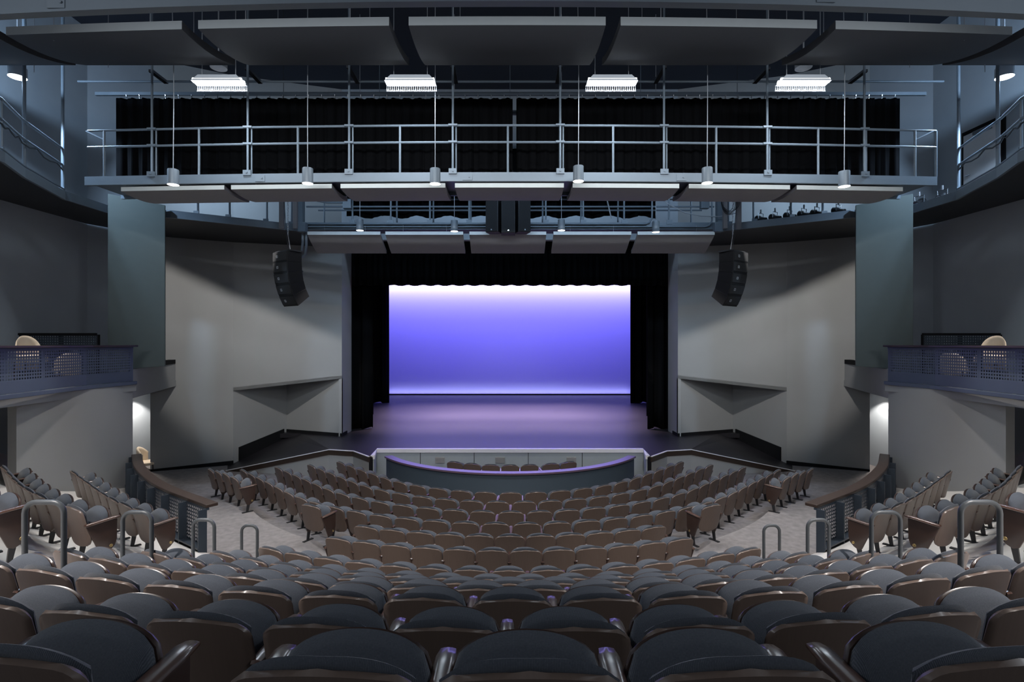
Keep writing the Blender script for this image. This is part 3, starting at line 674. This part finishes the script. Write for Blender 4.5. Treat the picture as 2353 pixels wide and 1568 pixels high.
def line_array(s):
    X0, Y0 = s*6.36, 15.0
    t = thing('line_array_speaker', 'black curved column of loudspeakers hung on a chain at the %s' % SIDE[s], 'loudspeaker', (X0, Y0, 5.7), 'hanging loudspeaker columns')
    # each cabinet: side profile in the (forward, up) plane; the column faces the audience and curls down
    yaw = -s*0.62; f = Vector((-sin(yaw), -cos(yaw), 0)); r = Vector((cos(yaw), -sin(yaw), 0)); top = Vector((X0, Y0, 7.17))
    pos = top.copy(); ang = 0.0
    hgt = 0.285
    for k in range(5):
        ang = [0.0, 0.07, 0.18, 0.32, 0.48][k]
        dn = Vector((0, 0, -1))*cos(ang) - f*sin(ang)*1.0; fw = f*cos(ang) - Vector((0, 0, 1))*sin(ang)
        a = pos; b = pos+dn*hgt; W = 0.36; D0, D1 = 0.28, -0.24
        an = [0.07, 0.18, 0.32, 0.48, 0.62][k]; fwb = f*cos(an) - Vector((0, 0, 1))*sin(an)
        pts = []
        for q, fq in ((b, fwb), (a, fw)):
            for sw, sf, ww in ((-1, D0, W), (1, D0, W), (1, D1, W*0.72), (-1, D1, W*0.72)): pts.append(q+r*(sw*ww)+fq*sf)
        cab = MB().hexa(pts).build('cabinet', 'speaker_black', t, bev=0.008)
        g = []
        for q in (a+dn*hgt*0.94, a+dn*hgt*0.06):
            for sw, sf in ((-1, D0+0.012), (1, D0+0.012), (1, D0-0.01), (-1, D0-0.01)): g.append(q+r*(sw*W*0.96)+fw*sf)
        MB().hexa(g).build('grille', 'grille', cab, off=ROOT[t.name])
        bq = a+dn*hgt*0.5+fw*(D0+0.018)-r*(0.12)
        h = MB()
        for d1, d2 in ((0.035, 0.006), (0.006, 0.035)):
            for q in (-1, 1):
                c2 = bq + (dn*(q*0.03) if d1 > d2 else r*(q*0.03))
                h.hexa([c2-r*d1-dn*d2-fw*.004, c2+r*d1-dn*d2-fw*.004, c2+r*d1+dn*d2-fw*.004, c2-r*d1+dn*d2-fw*.004, c2-r*d1-dn*d2+fw*.004, c2+r*d1-dn*d2+fw*.004, c2+r*d1+dn*d2+fw*.004, c2-r*d1+dn*d2+fw*.004])
        h.build('badge', 'cable', cab, off=ROOT[t.name])
        pos = b
    m = MB().obox(top+Vector((0, 0, 0.02)), (r.x, r.y), 0.37, 0.2, 0.02); m.build('frame', 'black_metal', t)
    m = MB().tube([top+Vector((0, 0, 0.04)), top+Vector((s*-0.04, 0, 0.08)), (X0+s*0.03, Y0, 7.72)], 0.014, 6); m.build('sling', 'chrome', t)
    m = MB(); z = 7.70; k = 0
    while z < 9.2:
        a = pi/2*(k % 2); m.tube([(X0+s*0.03+0.018*cos(a)*cos(q*pi/3), Y0+0.018*sin(a)*cos(q*pi/3), z+0.03*sin(q*pi/3)) for q in range(7)], 0.006, 4); z += 0.045; k += 1
    m.build('chain', 'chrome', t)
    MB().tube([(X0+s*0.02, Y0+0.02, 7.2), (X0+s*0.1, Y0+0.05, 7.8), (X0+s*0.2, Y0+0.1, 8.9), (X0+s*0.2, Y0+0.1, ZT)], 0.008, 5).build('cable', 'black_cable', t)
for s in (-1, 1): line_array(s)

# stage lights on the right gallery deck
def stage_light(x, y, z, rot, label):
    t = thing('stage_light', label, 'stage light', (x, y, z), 'stage lights on the right gallery')
    u = Vector((cos(rot), sin(rot), 0)); f = Vector((-u.y, u.x, 0))*-1
    c = Vector((x, y, z+0.17)); d = (f*0.9+Vector((0, 0, -0.35))).normalized()
    MB().tube([c-d*0.20, c-d*0.17, c-d*0.05, c, c+d*0.02, c+d*0.18], [0.05, 0.09, 0.10, 0.08, 0.07, 0.085], 14).build('housing', 'black_metal', t, sm=40)
    MB().tube([c+d*0.182, c+d*0.186], 0.075, 14).build('lens', 'chrome', t, sm=40)
    m = MB().tube([c-u*0.11, c-u*0.12+Vector((0, 0, 0.18)), c+u*0.12+Vector((0, 0, 0.18)), c+u*0.11], 0.012, 6); m.build('yoke', 'chrome', t)
    MB().tube([c+Vector((0, 0, 0.18)), c+Vector((0, 0, 0.30))], 0.025, 8).build('clamp', 'chrome', t)
    MB().box(x-0.06, x+0.06, y-0.06, y+0.06, z, z+0.09).build('base', 'black_metal', t)
sl = [(7.95, 16.45), (8.30, 16.25), (8.65, 16.05), (8.98, 15.85), (9.28, 15.68), (9.75, 15.40), (11.15, 15.05), (11.45, 14.5), (11.6, 13.9)]
for i, (x, y) in enumerate(sl):
    stage_light(x, y+0.12, 8.34, 0.5 if i < 6 else -1.2, 'small black and chrome stage light on the right gallery, %s from the stage end' % ordw(i+1))
# added unseen wall wash lights; their flaps shape the shadow edge on the wall
for s in (-1, 1):
    Lp = Vector((s*7.0, 13.12, 8.33)); P1 = Vector((s*12.0, 18.25, 7.25)); P2 = Vector((s*6.5, 20.2, 4.75))
    t = thing('stage_light', 'added wall light with a shading flap hidden behind the front catwalk at the %s' % SIDE[s], 'stage light', (s*7.0, 13.1, 8.2), 'added wall wash lights')
    d1 = (P1-Lp).normalized(); d2 = (P2-Lp).normalized(); dm = (d1+d2).normalized()
    a = Lp+d1*0.18; b = Lp+d2*0.18; e = (a-b); a = a+e*0.15; b = b-e*0.25
    MB().slabpoly([b, a, a+Vector((0, 0, 0.10)), b+Vector((0, 0, 0.14))], dm*0.006).build('shadow_flap', 'black_metal', t)
    bk = (dm+Vector((0, 0, -0.25))).normalized()
    MB().tube([Lp-bk*0.07+Vector((0, 0, 0.06)), Lp-bk*0.03, Lp-bk*0.01], [0.03, 0.06, 0.06], 14).build('housing', 'black_metal', t, sm=40)
    MB().tube([Lp+Vector((0, 0, 0.04)), Lp+Vector((0, 0, 0.07))], 0.015, 6).build('clamp', 'black_metal', t)
# coil of cable hung between the steel channels on the right
m = MB()
for k in range(5):
    rx, rz = 0.20+0.02*k, 0.33+0.03*((k*7) % 4)
    m.tube([(6.72+0.02*(k-2)+rx*cos(q*pi/10), 16.05-0.012*k, 8.95+rz*sin(q*pi/10)) for q in range(21)], 0.010, 5)
tag(m.build('cable_coil', 'black_cable', sm=50), 'coil of dark cable hanging beside the right loudspeaker chain', 'cable')
# upper right door
t = thing('door_1', None, None, (13.1, 14.55, 8.4)); t['kind'] = 'structure'; t['label'] = 'pale gray door on the right gallery'
MB().box(13.14, 13.19, 13.90, 15.20, 8.36, 10.68).build('frame', 'black_base', t)
MB().box(13.10, 13.15, 14.0, 15.1, 8.36, 10.55).build('door_leaf', 'door_gray', t)
m = MB().tube([(13.09, 14.95, 9.35), (13.02, 14.95, 9.35), (13.02, 14.80, 9.35)], 0.018, 6); m.build('door_handle', 'chrome', t)
MB().box(13.0, 13.1, 14.2, 14.7, 10.42, 10.52).build('door_closer', 'shade_gray', t)

# ================================================================== BALCONIES AND GUARD RAILS
def perforated(m, line, z0, z1, pitch, hole):
    """ sheet with square holes following a plan polyline """
    L = [Vector((p[0], p[1], 0)) for p in line]
    for a, b in zip(L, L[1:]):
        d = b-a; n = max(1, int(round(d.length/pitch))); rows_ = max(1, int(round((z1-z0)/pitch))); hz = (z1-z0)/rows_; hu = d.length/n; u = d.normalized()
        for i in range(n):
            for j in range(rows_):
                p = a+u*(i*hu); za = z0+j*hz; mu = (hu-hole)/2; mz = (hz-hole)/2
                o = [(0, 0), (hu, 0), (hu, hz), (0, hz)]; q = [(mu, mz), (hu-mu, mz), (hu-mu, hz-mz), (mu, hz-mz)]
                vs = [(p.x+u.x*x, p.y+u.y*x, za+y) for x, y in o+q]
                m.add(vs, [(0, 1, 5, 4), (1, 2, 6, 5), (2, 3, 7, 6), (3, 0, 4, 7)])
    return m
PAR = [(9.90, 8.8), (10.10, 10.4), (10.34, 12.7), (10.22, 14.1)]
for s in (-1, 1):
    sd = SIDE[s]; L = sgn(PAR, s)
    t = thing('balcony_railing', 'blue perforated metal railing along the %s balcony edge' % sd, 'railing', (s*10.2, 12.5, 3.5), 'balcony railings')
    for a, b in zip(L, L[1:]):
        perforated(MB(), [a, b], 3.80, 4.42, 0.068, 0.036).build('perforated_panel', 'balcony_blue', t, solid=0.004)
    MB().band(L, 3.55, 3.80, 0.02*s).build('solid_panel', 'balcony_blue', t)
    MB().band([(x-s*0.05, y) for x, y in L], 3.46, 3.55, 0.10*s).build('bottom_rail', 'balcony_blue', t, bev=0.008)
    MB().band([(x-s*0.02, y) for x, y in L], 4.42, 4.47, 0.02*s).build('top_strip', 'balcony_blue', t)
    MB().band([(x-s*0.05, y) for x, y in L], 4.47, 4.52, 0.13*s).build('cap', 'dark_cap', t, bev=0.01)
    for (x, y) in [L[3], L[2], (s*10.2, 11.4), L[1], (s*9.99, 9.5)]:
        MB().box(x+s*0.03-0.03, x+s*0.03+0.03, y-0.04, y+0.04, 3.5, 4.47).build('post', 'balcony_blue', t)
    # inner partition
    t = thing('partition_screen', 'dark perforated screen with black top standing behind the %s balcony railing' % sd, 'partition', (s*12.4, 14.3, 3.5), 'balcony screens')
    ln = sgn([(11.0, 13.9), (13.05, 13.9)], s)
    perforated(MB(), ln, 3.7, 4.78, 0.065, 0.03).build('perforated_panel', 'rail_blue', t, solid=0.004)
    MB().band(ln, 4.78, 4.84, 0.07).build('top_rail', 'black_base', t)
    m = MB()
    for x in (11.0, 12.0, 13.05): m.box(s*x-0.03, s*x+0.03, 13.9, 13.96, 3.5, 4.8)
    m.build('post', 'black_base', t)
    MB().band(ln, 3.5, 3.7, 0.03).build('bottom_panel', 'rail_blue', t)
def armchair(x, y, z, rot, label, sc=1.0, zs=1.0):
    t = thing('armchair', label, 'chair', (x, y, z), 'cream armchairs'); t.rotation_euler = (0, 0, rot); ROOT[t.name] = (0, 0, 0)
    k = sc; t.scale = (1, 1, zs)
    # rounded upholstered back, curved around the sitter
    F = []; B = []
    for j in range(9):
        v = j/8; rf = []; rb = []
        for i in range(15):
            u = -1+2*i/14; a = u*1.25; top = 0.95-0.20*abs(u)**2.2; zz = 0.36+(top-0.36)*v
            rf.append((0.30*k*sin(a), -0.05-0.27*k*cos(a)+0.08, zz*k)); rb.append((0.36*k*sin(a), -0.05-0.33*k*cos(a)+0.08, zz*k))
        F.append(rf); B.append(rb)
    MB().slab(F, B, 0.6).build('backrest', 'cream', t, sm=60)
    MB().lathe([(0.01, 0.36), (0.24, 0.36), (0.29, 0.39), (0.29, 0.45), (0.25, 0.48), (0.01, 0.485)], (0, 0.06, 0), 24).build('seat', 'cream', t, sm=50)
    for px_, py_ in ((-.24, -.16), (.24, -.16), (-.22, .24), (.22, .24)):
        MB().tube([(px_, py_, 0.0), (px_*0.9, py_*0.9, 0.38)], [0.018, 0.028], 8).build('leg', 'dark_cap', t, sm=50)
    return t
for s in (-1, 1):
    armchair(s*11.55, 12.55, 3.5, s*1.9, 'cream armchair seen over and through the middle of the %s balcony railing' % SIDE[s], 0.78, 1.63)
    armchair(s*11.05, 13.05, 3.5, s*-1.0, 'cream armchair seen only through the holes of the %s balcony railing' % SIDE[s], 0.85)
armchair(-12.62, 18.15, 0.0, -1.2, 'cream armchair in the doorway beside the left wall at carpet level')
# curved guard rails
def catmull(P, n):
    P = [Vector((*p, 0)) for p in P]; Q = [P[0]*2-P[1]]+P+[P[-1]*2-P[-2]]; out = []
    for i in range(1, len(Q)-2):
        for k in range(n):
            t = k/n; a, b, c, d = Q[i-1], Q[i], Q[i+1], Q[i+2]
            out.append(0.5*((2*b)+(c-a)*t+(2*a-5*b+4*c-d)*t*t+(3*b-a-3*c+d)*t**3))
    out.append(P[-1]); return [(p.x, p.y) for p in out]
GR = catmull([(5.62, 9.6), (7.45, 10.95), (9.0, 12.5), (10.15, 13.98)], 8)
for s in (-1, 1):
    sd = SIDE[s]; L = sgn(GR, s)
    t = thing('guard_rail', 'curved guard rail with brown wooden cap and blue fins at the %s of the carpet' % sd, 'railing', (s*8.0, 11.5, 0.7), 'curved guard rails')
    MB().band([(x, y) for x, y in L], 1.53, 1.59, 0.22*s).build('cap', 'rail_wood', t, bev=0.012)
    MB().band([(x, y) for x, y in L], 0.66, 0.84, 0.02*s).build('kick_plate', 'rail_blue', t)
    perforated(MB(), L, 0.84, 1.50, 0.066, 0.042).build('perforated_panel', 'rail_blue', t, solid=0.004)
    MB().band(L, 0.80, 0.83, -0.14*s).build('sill', 'rail_blue', t)
    MB().band([(x, y) for x, y in L], 1.49, 1.53, 0.06*s).build('top_bar', 'rail_blue', t)
    tot = [0]
    for a, b in zip(L, L[1:]): tot.append(tot[-1]+(Vector(b)-Vector(a)).length)
    nb = 8
    for k in range(nb+1):
        q = tot[-1]*k/nb
        for i in range(len(L)-1):
            if tot[i] <= q <= tot[i+1]+1e-6:
                f = (q-tot[i])/(tot[i+1]-tot[i]); a = Vector((*L[i], 0)); b = Vector((*L[i+1], 0)); p = a+(b-a)*f; u = (b-a).normalized(); n = Vector((-u.y, u.x, 0))*s
                c = p-n*0.06
                MB().obox((c.x, c.y, 1.08), (n.x, n.y), 0.075, 0.012, 0.44).build('fin', 'rail_blue', t); break
    MB().band([(x, y) for x, y in L], 0.0, 0.68, -0.05*s).build('curb', 'concrete', t)
# aisle hoops
def hoop(x, y, zt, label, wd=0.30):
    z0 = zt-0.95; pts = [(x, y-wd/2, z0)]; r = 0.11
    h = wd/2
    pts += [(x-h, y, z0)]; pts = [(x-h, y, z0), (x-h, y, zt-r)]
    for k in range(1, 6): a = pi-k*pi/10; pts.append((x-h+r+r*cos(a), y, zt-r+r*sin(a)))
    for k in range(0, 6): a = pi/2-k*pi/10; pts.append((x+h-r+r*cos(a), y, zt-r+r*sin(a)))
    pts.append((x+h, y, z0))
    return tag(MB().tube(pts, 0.026, 10).build('handrail_hoop', 'hoop_gray', sm=50), label, 'handrail', 'aisle handrail hoops')
hn = ['smallest and farthest', 'second farthest', 'second nearest', 'largest and nearest']
for s in (-1, 1):
    for i, (xx, d, zt, wd) in enumerate(((4.65, 9.3, 1.32, 0.28), (4.62, 7.85, 1.91, 0.32), (4.66, 6.5, 2.46, 0.36), (4.66, 5.2, 2.98, 0.39))):
        hoop(s*xx-0.02, d, zt, '%s gray metal handrail hoop on the %s aisle' % (hn[i], SIDE[s]), wd)

# ================================================================== THEATER SEATS
def seat_meshes():
    P = {}
    # shell: moulded wood back; top edge is at y = 0, z = 0.84 and the sitter faces +y
    W, R, Rb, Z0, Z1 = 0.264, 0.060, 0.10, 0.29, 0.835
    def yb(z): return (Z1-z)*0.20
    vs = [0, .02, .06, .12, .2, .32, .45, .6, .74, .84, .90, .94, .97, .99, 1.0]
    F = []; B = []
    for v in vs:
        z = Z0+(Z1-Z0)*v; t = Z1-z; b = z-Z0; w_ = W
        if t < R: w_ = W-R+sqrt(max(0, R*R-(R-t)**2))
        if b < Rb: w_ = W-Rb*0.8+0.8*sqrt(max(0, Rb*Rb-(Rb-b)**2))
        rf = []; rb = []
        for i in range(17):
            u = -1+2*i/16; x = u*w_; k = x/W
            zz = z-0.034*k*k*v+0.045*k*k*(1-v); y = yb(z)+0.030*k*k
            rb.append((x, y, zz)); rf.append((x, y+0.030, zz))
        F.append(rf); B.append(rb)
    P['seat_back'] = (MB().slab(B, F, 0.5), 'wood_shell', 0.0)
    # back cushion
    F = []; B = []
    for v in [0, .05, .15, .3, .5, .7, .82, .9, .95, 1.0]:
        rf = []; rb = []
        for i in range(15):
            u = -1+2*i/14; k = abs(u); ztop = 0.857-0.075*k**3; zz = 0.42+(ztop-0.42)*v
            x = u*0.243*(1-0.05*(1-v)); e = (1-k**4)*(1-(2*v-1)**6)
            y = yb(zz)+0.030*(x/W)**2+0.031
            rb.append((x, y, zz)); rf.append((x, y+0.030+0.035*e, zz))
        F.append(rf); B.append(rb)
    P['back_cushion'] = (MB().slab(B, F, 0.5), 'seat_fabric', 0.0)
    # folded seat cushion, front edge on top
    F = []; B = []; Q = []
    def cush(y0, th0, bul, sc, zb, zt):
        F = []; B = []
        for v in [0, .06, .15, .3, .45, .6, .72, .82, .9, .95, .985, 1.0]:
            rf = []; rb = []
            for i in range(17):
                u = -1+2*i/16; k = abs(u); top = zt-0.135*(1-sqrt(max(0, 1-k**2.2))); zz = zb+(top-zb)*v
                x = u*0.258*sc; e = (1-k**4)*(1-(2*v-1)**6); ax = (zz-0.38)*1.55
                yy = y0+ax*0.20
                rb.append((x, yy-bul*e, zz)); rf.append((x, yy+th0, zz))
            F.append(rf); B.append(rb)
        return F, B
    F, B = cush(0.215, 0.055, 0.045, 1.0, 0.36, 0.742)
    P['seat_cushion'] = (MB().slab(B, F, 0.5), 'seat_fabric', 0.0)
    F, B = cush(0.272, 0.022, 0.0, 1.02, 0.35, 0.747)
    P['seat_pan'] = (MB().slab(B, F, 0.3), 'panel_wood', 0.0)
    return P
def arm_mesh(x):
    F = []; B = []
    for j in range(9):
        v = j/8; y = 0.07+0.40*v; hw = 0.033*(1-0.12*(1-v)); rt = []; rb = []
        if j == 8: hw *= 0.82
        if j == 0: hw *= 0.85
        z = 0.600+0.030*v
        for i in range(5):
            u = -1+i/2; rt.append((x+u*hw, y, z+0.030-0.004*u*u-(0.012 if j == 8 else 0))); rb.append((x+u*hw, y, z))
        F.append(rt); B.append(rb)
    return MB().slab(F, B, 0.3)
def standard_mesh(x):
    pr = [(0.07, 0.60), (0.44, 0.615), (0.435, 0.34), (0.41, 0.255), (0.355, 0.20), (0.29, 0.165), (0.235, 0.19)]
    return MB().slabpoly([(x-0.016, y, z) for y, z in pr], (0.032, 0, 0))
def foot_mesh(x):
    m = MB().hexa([(x-.014, .225, 0.01), (x+.014, .225, 0.01), (x+.014, .275, 0.01), (x-.014, .275, 0.01), (x-.014, .25, .22), (x+.014, .25, .22), (x+.014, .32, .22), (x-.014, .32, .22)])
    return m.box(x-0.03, x+0.03, 0.13, 0.38, -0.005, 0.015)
SEAT = {}
sp = seat_meshes(); ROOT['__seat'] = (0, 0, 0)
def seat_root(label, group):
    o = bpy.data.objects.new('theater_seat', None); C.objects.link(o); o.empty_display_size = 0.1; ROOT[o.name] = (0, 0, 0)
    return tag(o, label, 'theater seat', group)
proto = seat_root('brown backed gray theater seat', 'theater seats')
parts = []
for nme in ('seat_back', 'back_cushion'):
    m, mt, _ = sp[nme]; parts.append(m.build(nme, mt, proto, sm=50, off=(0, 0, 0)))
m, mt, _ = sp['seat_cushion']; sc_ = m.build('seat_cushion', mt, proto, sm=50, off=(0, 0, 0))
m, mt, _ = sp['seat_pan']; pan_ = m.build('seat_pan', mt, sc_, sm=50, off=(0, 0, 0))
HP = 0.29
arm_r = arm_mesh(HP).build('armrest', 'arm_wood', proto, sm=50, off=(0, 0, 0))
std_r = standard_mesh(HP).build('side_panel', 'panel_wood', proto, bev=0.008, off=(0, 0, 0), sm=40)
foot_r = foot_mesh(HP).build('foot', 'black_metal', std_r, off=(0, 0, 0))
extra = []   # meshes for row ends
arm_l = arm_mesh(-HP).build('armrest', 'arm_wood', proto, sm=50, off=(0, 0, 0))
std_l = standard_mesh(-HP).build('side_panel', 'panel_wood', proto, bev=0.008, off=(0, 0, 0), sm=40)
foot_l = foot_mesh(-HP).build('foot', 'black_metal', std_l, off=(0, 0, 0))
bolts = {}
for sx in (-1, 1):
    m = MB().lathe([(0.001, 0), (0.016, 0), (0.019, 0.003), (0.022, 0.0), (0.022, -0.004)], (0, 0, 0), 14)
    m.v = [(sx*(HP+0.017+z), 0.36+x, 0.265+y) for x, y, z in m.v]
    bolts[sx] = m.build('bolt', 'brass', std_r if sx > 0 else std_l, off=(0, 0, 0))
base_parts = [(parts[0], None), (parts[1], None), (sc_, None), (pan_, sc_), (arm_r, None), (std_r, None), (foot_r, std_r)]
left_parts = [(arm_l, None), (std_l, None), (foot_l, std_l)]
def place_seat(x, y, z, rot, label, group, left_end=False, right_end=False):
    r = proto.copy(); C.objects.link(r); r.location = (x, y, z); r.rotation_euler = (0, 0, rot); r['label'] = label; r['group'] = group
    mp = {}
    for o, par in base_parts + (left_parts if left_end else []) + ([(bolts[-1], std_l)] if left_end else []) + ([(bolts[1], std_r)] if right_end else []):
        c = o.copy(); C.objects.link(c); c.parent = mp[par.name] if par is not None else r; mp[o.name] = c
    return r
def row_point(s, R, lim):
    L = lim*R; sg = 1 if s >= 0 else -1; a = min(abs(s), L)/R
    x = R*sin(a); y = CY-R*cos(a)
    if abs(s) > L: e = abs(s)-L; x += e*cos(lim); y += e*sin(lim)
    return sg*x, y, sg*a
def row_pitch(n, R, lim, px_end):   # pitch that lands the end seat on a measured distance from the axis
    lo, hi = 0.3, 1.2
    for _ in range(40):
        p = (lo+hi)/2; x, y, a = row_point((n-1)/2*p, R, lim)
        if x/y*FPX < px_end: lo = p
        else: hi = p
    return p
# centre rows: (seats, radius, floor z of the row, distance of end seat from axis in pixels, sideways offset, limit angle, where)
ROWS = [
    (21, 5.0, None, 393, 0, 45, 'in the front row behind the pit wall'),
    (24, 5.9, None, 461, 0, 45, 'in the second row behind the pit wall'),
    (27, 6.8, None, 537, 0, 45, 'in the third row behind the pit wall'),
    (30, 7.7, None, 618, 0, 45, 'in the fourth row behind the pit wall'),
    (11, 8.5, None, 335, -0.03, 45, 'in the short fifth row behind the pit wall'),
    (12, 9.3, None, 398, -0.05, 45, 'in the sixth row behind the pit wall'),
    (15, 10.2, None, 556, -0.05, 45, 'in the seventh row behind the pit wall'),
    (16, 11.25, 0.66, 668, -0.05, 45, 'in the lowest row of the stepped tier'),
    (17, 12.35, 1.11, 825, -0.05, 45, 'in the second row of the stepped tier'),
    (18, 13.45, 1.57, 1025, -0.05, 45, 'in the third row of the stepped tier'),
    (15, 14.55, 2.02, None, -0.03, 45, 'in the third row from the bottom edge'),
    (10, 15.58, 2.39, None, -0.06, 45, 'in the second row from the bottom edge'),
    (5, 16.60, 2.825, None, 0.0, 45, 'in the row cut by the bottom edge'),
]
CENTRE_Z = {0: 0.0, 1: 0.07, 2: 0.14, 3: 0.21, 4: 0.25, 5: 0.28, 6: 0.34}
for k, (n, R, z, pe, off, lim, where) in enumerate(ROWS):
    lim = radians(lim)
    p = row_pitch(n, R, lim, pe) if pe else {10: 0.60, 11: 0.61, 12: 0.62}[k]
    print('ROW', k, 'pitch %.3f' % p)
    for i in range(n):
        x, y, a = row_point((-1.55, -0.58, 0.0, 0.60, 1.38)[i] if k == 12 else (i-(n-1)/2)*p+off, R, lim)
        zz = z if z is not None else zfloor(x+0.25*-sin(a), y+0.25*cos(a))
        lab = 'brown-backed gray seat %s, %s from the left' % (where, ordw(i+1)) if n != 1 else where
        place_seat(x, y, zz, a, lab, 'seats '+where, left_end=(i == 0 or (k == 12 and i in (1, 4))), right_end=(i == n-1))
for s in (-1, 1):
    sd = SIDE[s]
    place_seat(s*4.12, 10.62, 0.42, s*0.45, 'single brown-backed seat standing alone in the carpeted %s aisle' % sd, 'single aisle seats', True, True)
    for i in range(4):
        e = 0.66*i; x, y = 6.85+e*0.707, 12.85+e*0.72
        place_seat(s*x, y, zfloor(x-0.2, y+0.2), s*0.80, 'brown-backed seat in the detached group of four at the %s, %s from the aisle' % (sd, ordw(i+1)), 'detached %s seats' % sd, left_end=(i == (0 if s > 0 else 3)), right_end=(i == (3 if s > 0 else 0)))
    for k, (R, n, x0, where) in enumerate(((11.35, 8, 6.0, 'front'), (12.5, 8, 5.95, 'middle'), (13.55, 5, 6.2, 'rear'))):
        lim = radians(40); s0 = R*math.asin(x0/R)+0.02
        for i in range(n):
            x, y, a = row_point(s0+0.58*i, R, lim)
            zz = zside(x-0.25*sin(a), y+0.25*cos(a))
            place_seat(s*x, y, zz, s*a, 'brown-backed seat in the %s row of the %s side block, %s from the aisle' % (where, sd, ordw(i+1)), '%s %s side row' % (sd, where), left_end=(i == (0 if s > 0 else n-1)), right_end=(i == (n-1 if s > 0 else 0)))
# seven pit chairs between the low wall and the stage
nm7 = ['leftmost', 'second from left', 'third from left', 'middle', 'third from right', 'second from right', 'rightmost']
for i, (x, y, a) in enumerate(((-1.76, 16.35, -.34), (-1.20, 16.12, -.22), (-.60, 15.97, -.08), (0.0, 15.93, 0), (.60, 15.97, .08), (1.28, 16.12, .22), (1.86, 16.35, .34))):
    place_seat(x, y, 0.0, a, 'dark seat behind the pit wall facing the stage, %s of seven' % nm7[i], 'pit seats', True, True)
# the prototype itself is not part of the place
for o, par in list(base_parts)+list(left_parts)+[(bolts[1], None), (bolts[-1], None)]: bpy.data.objects.remove(o)
bpy.data.objects.remove(proto)
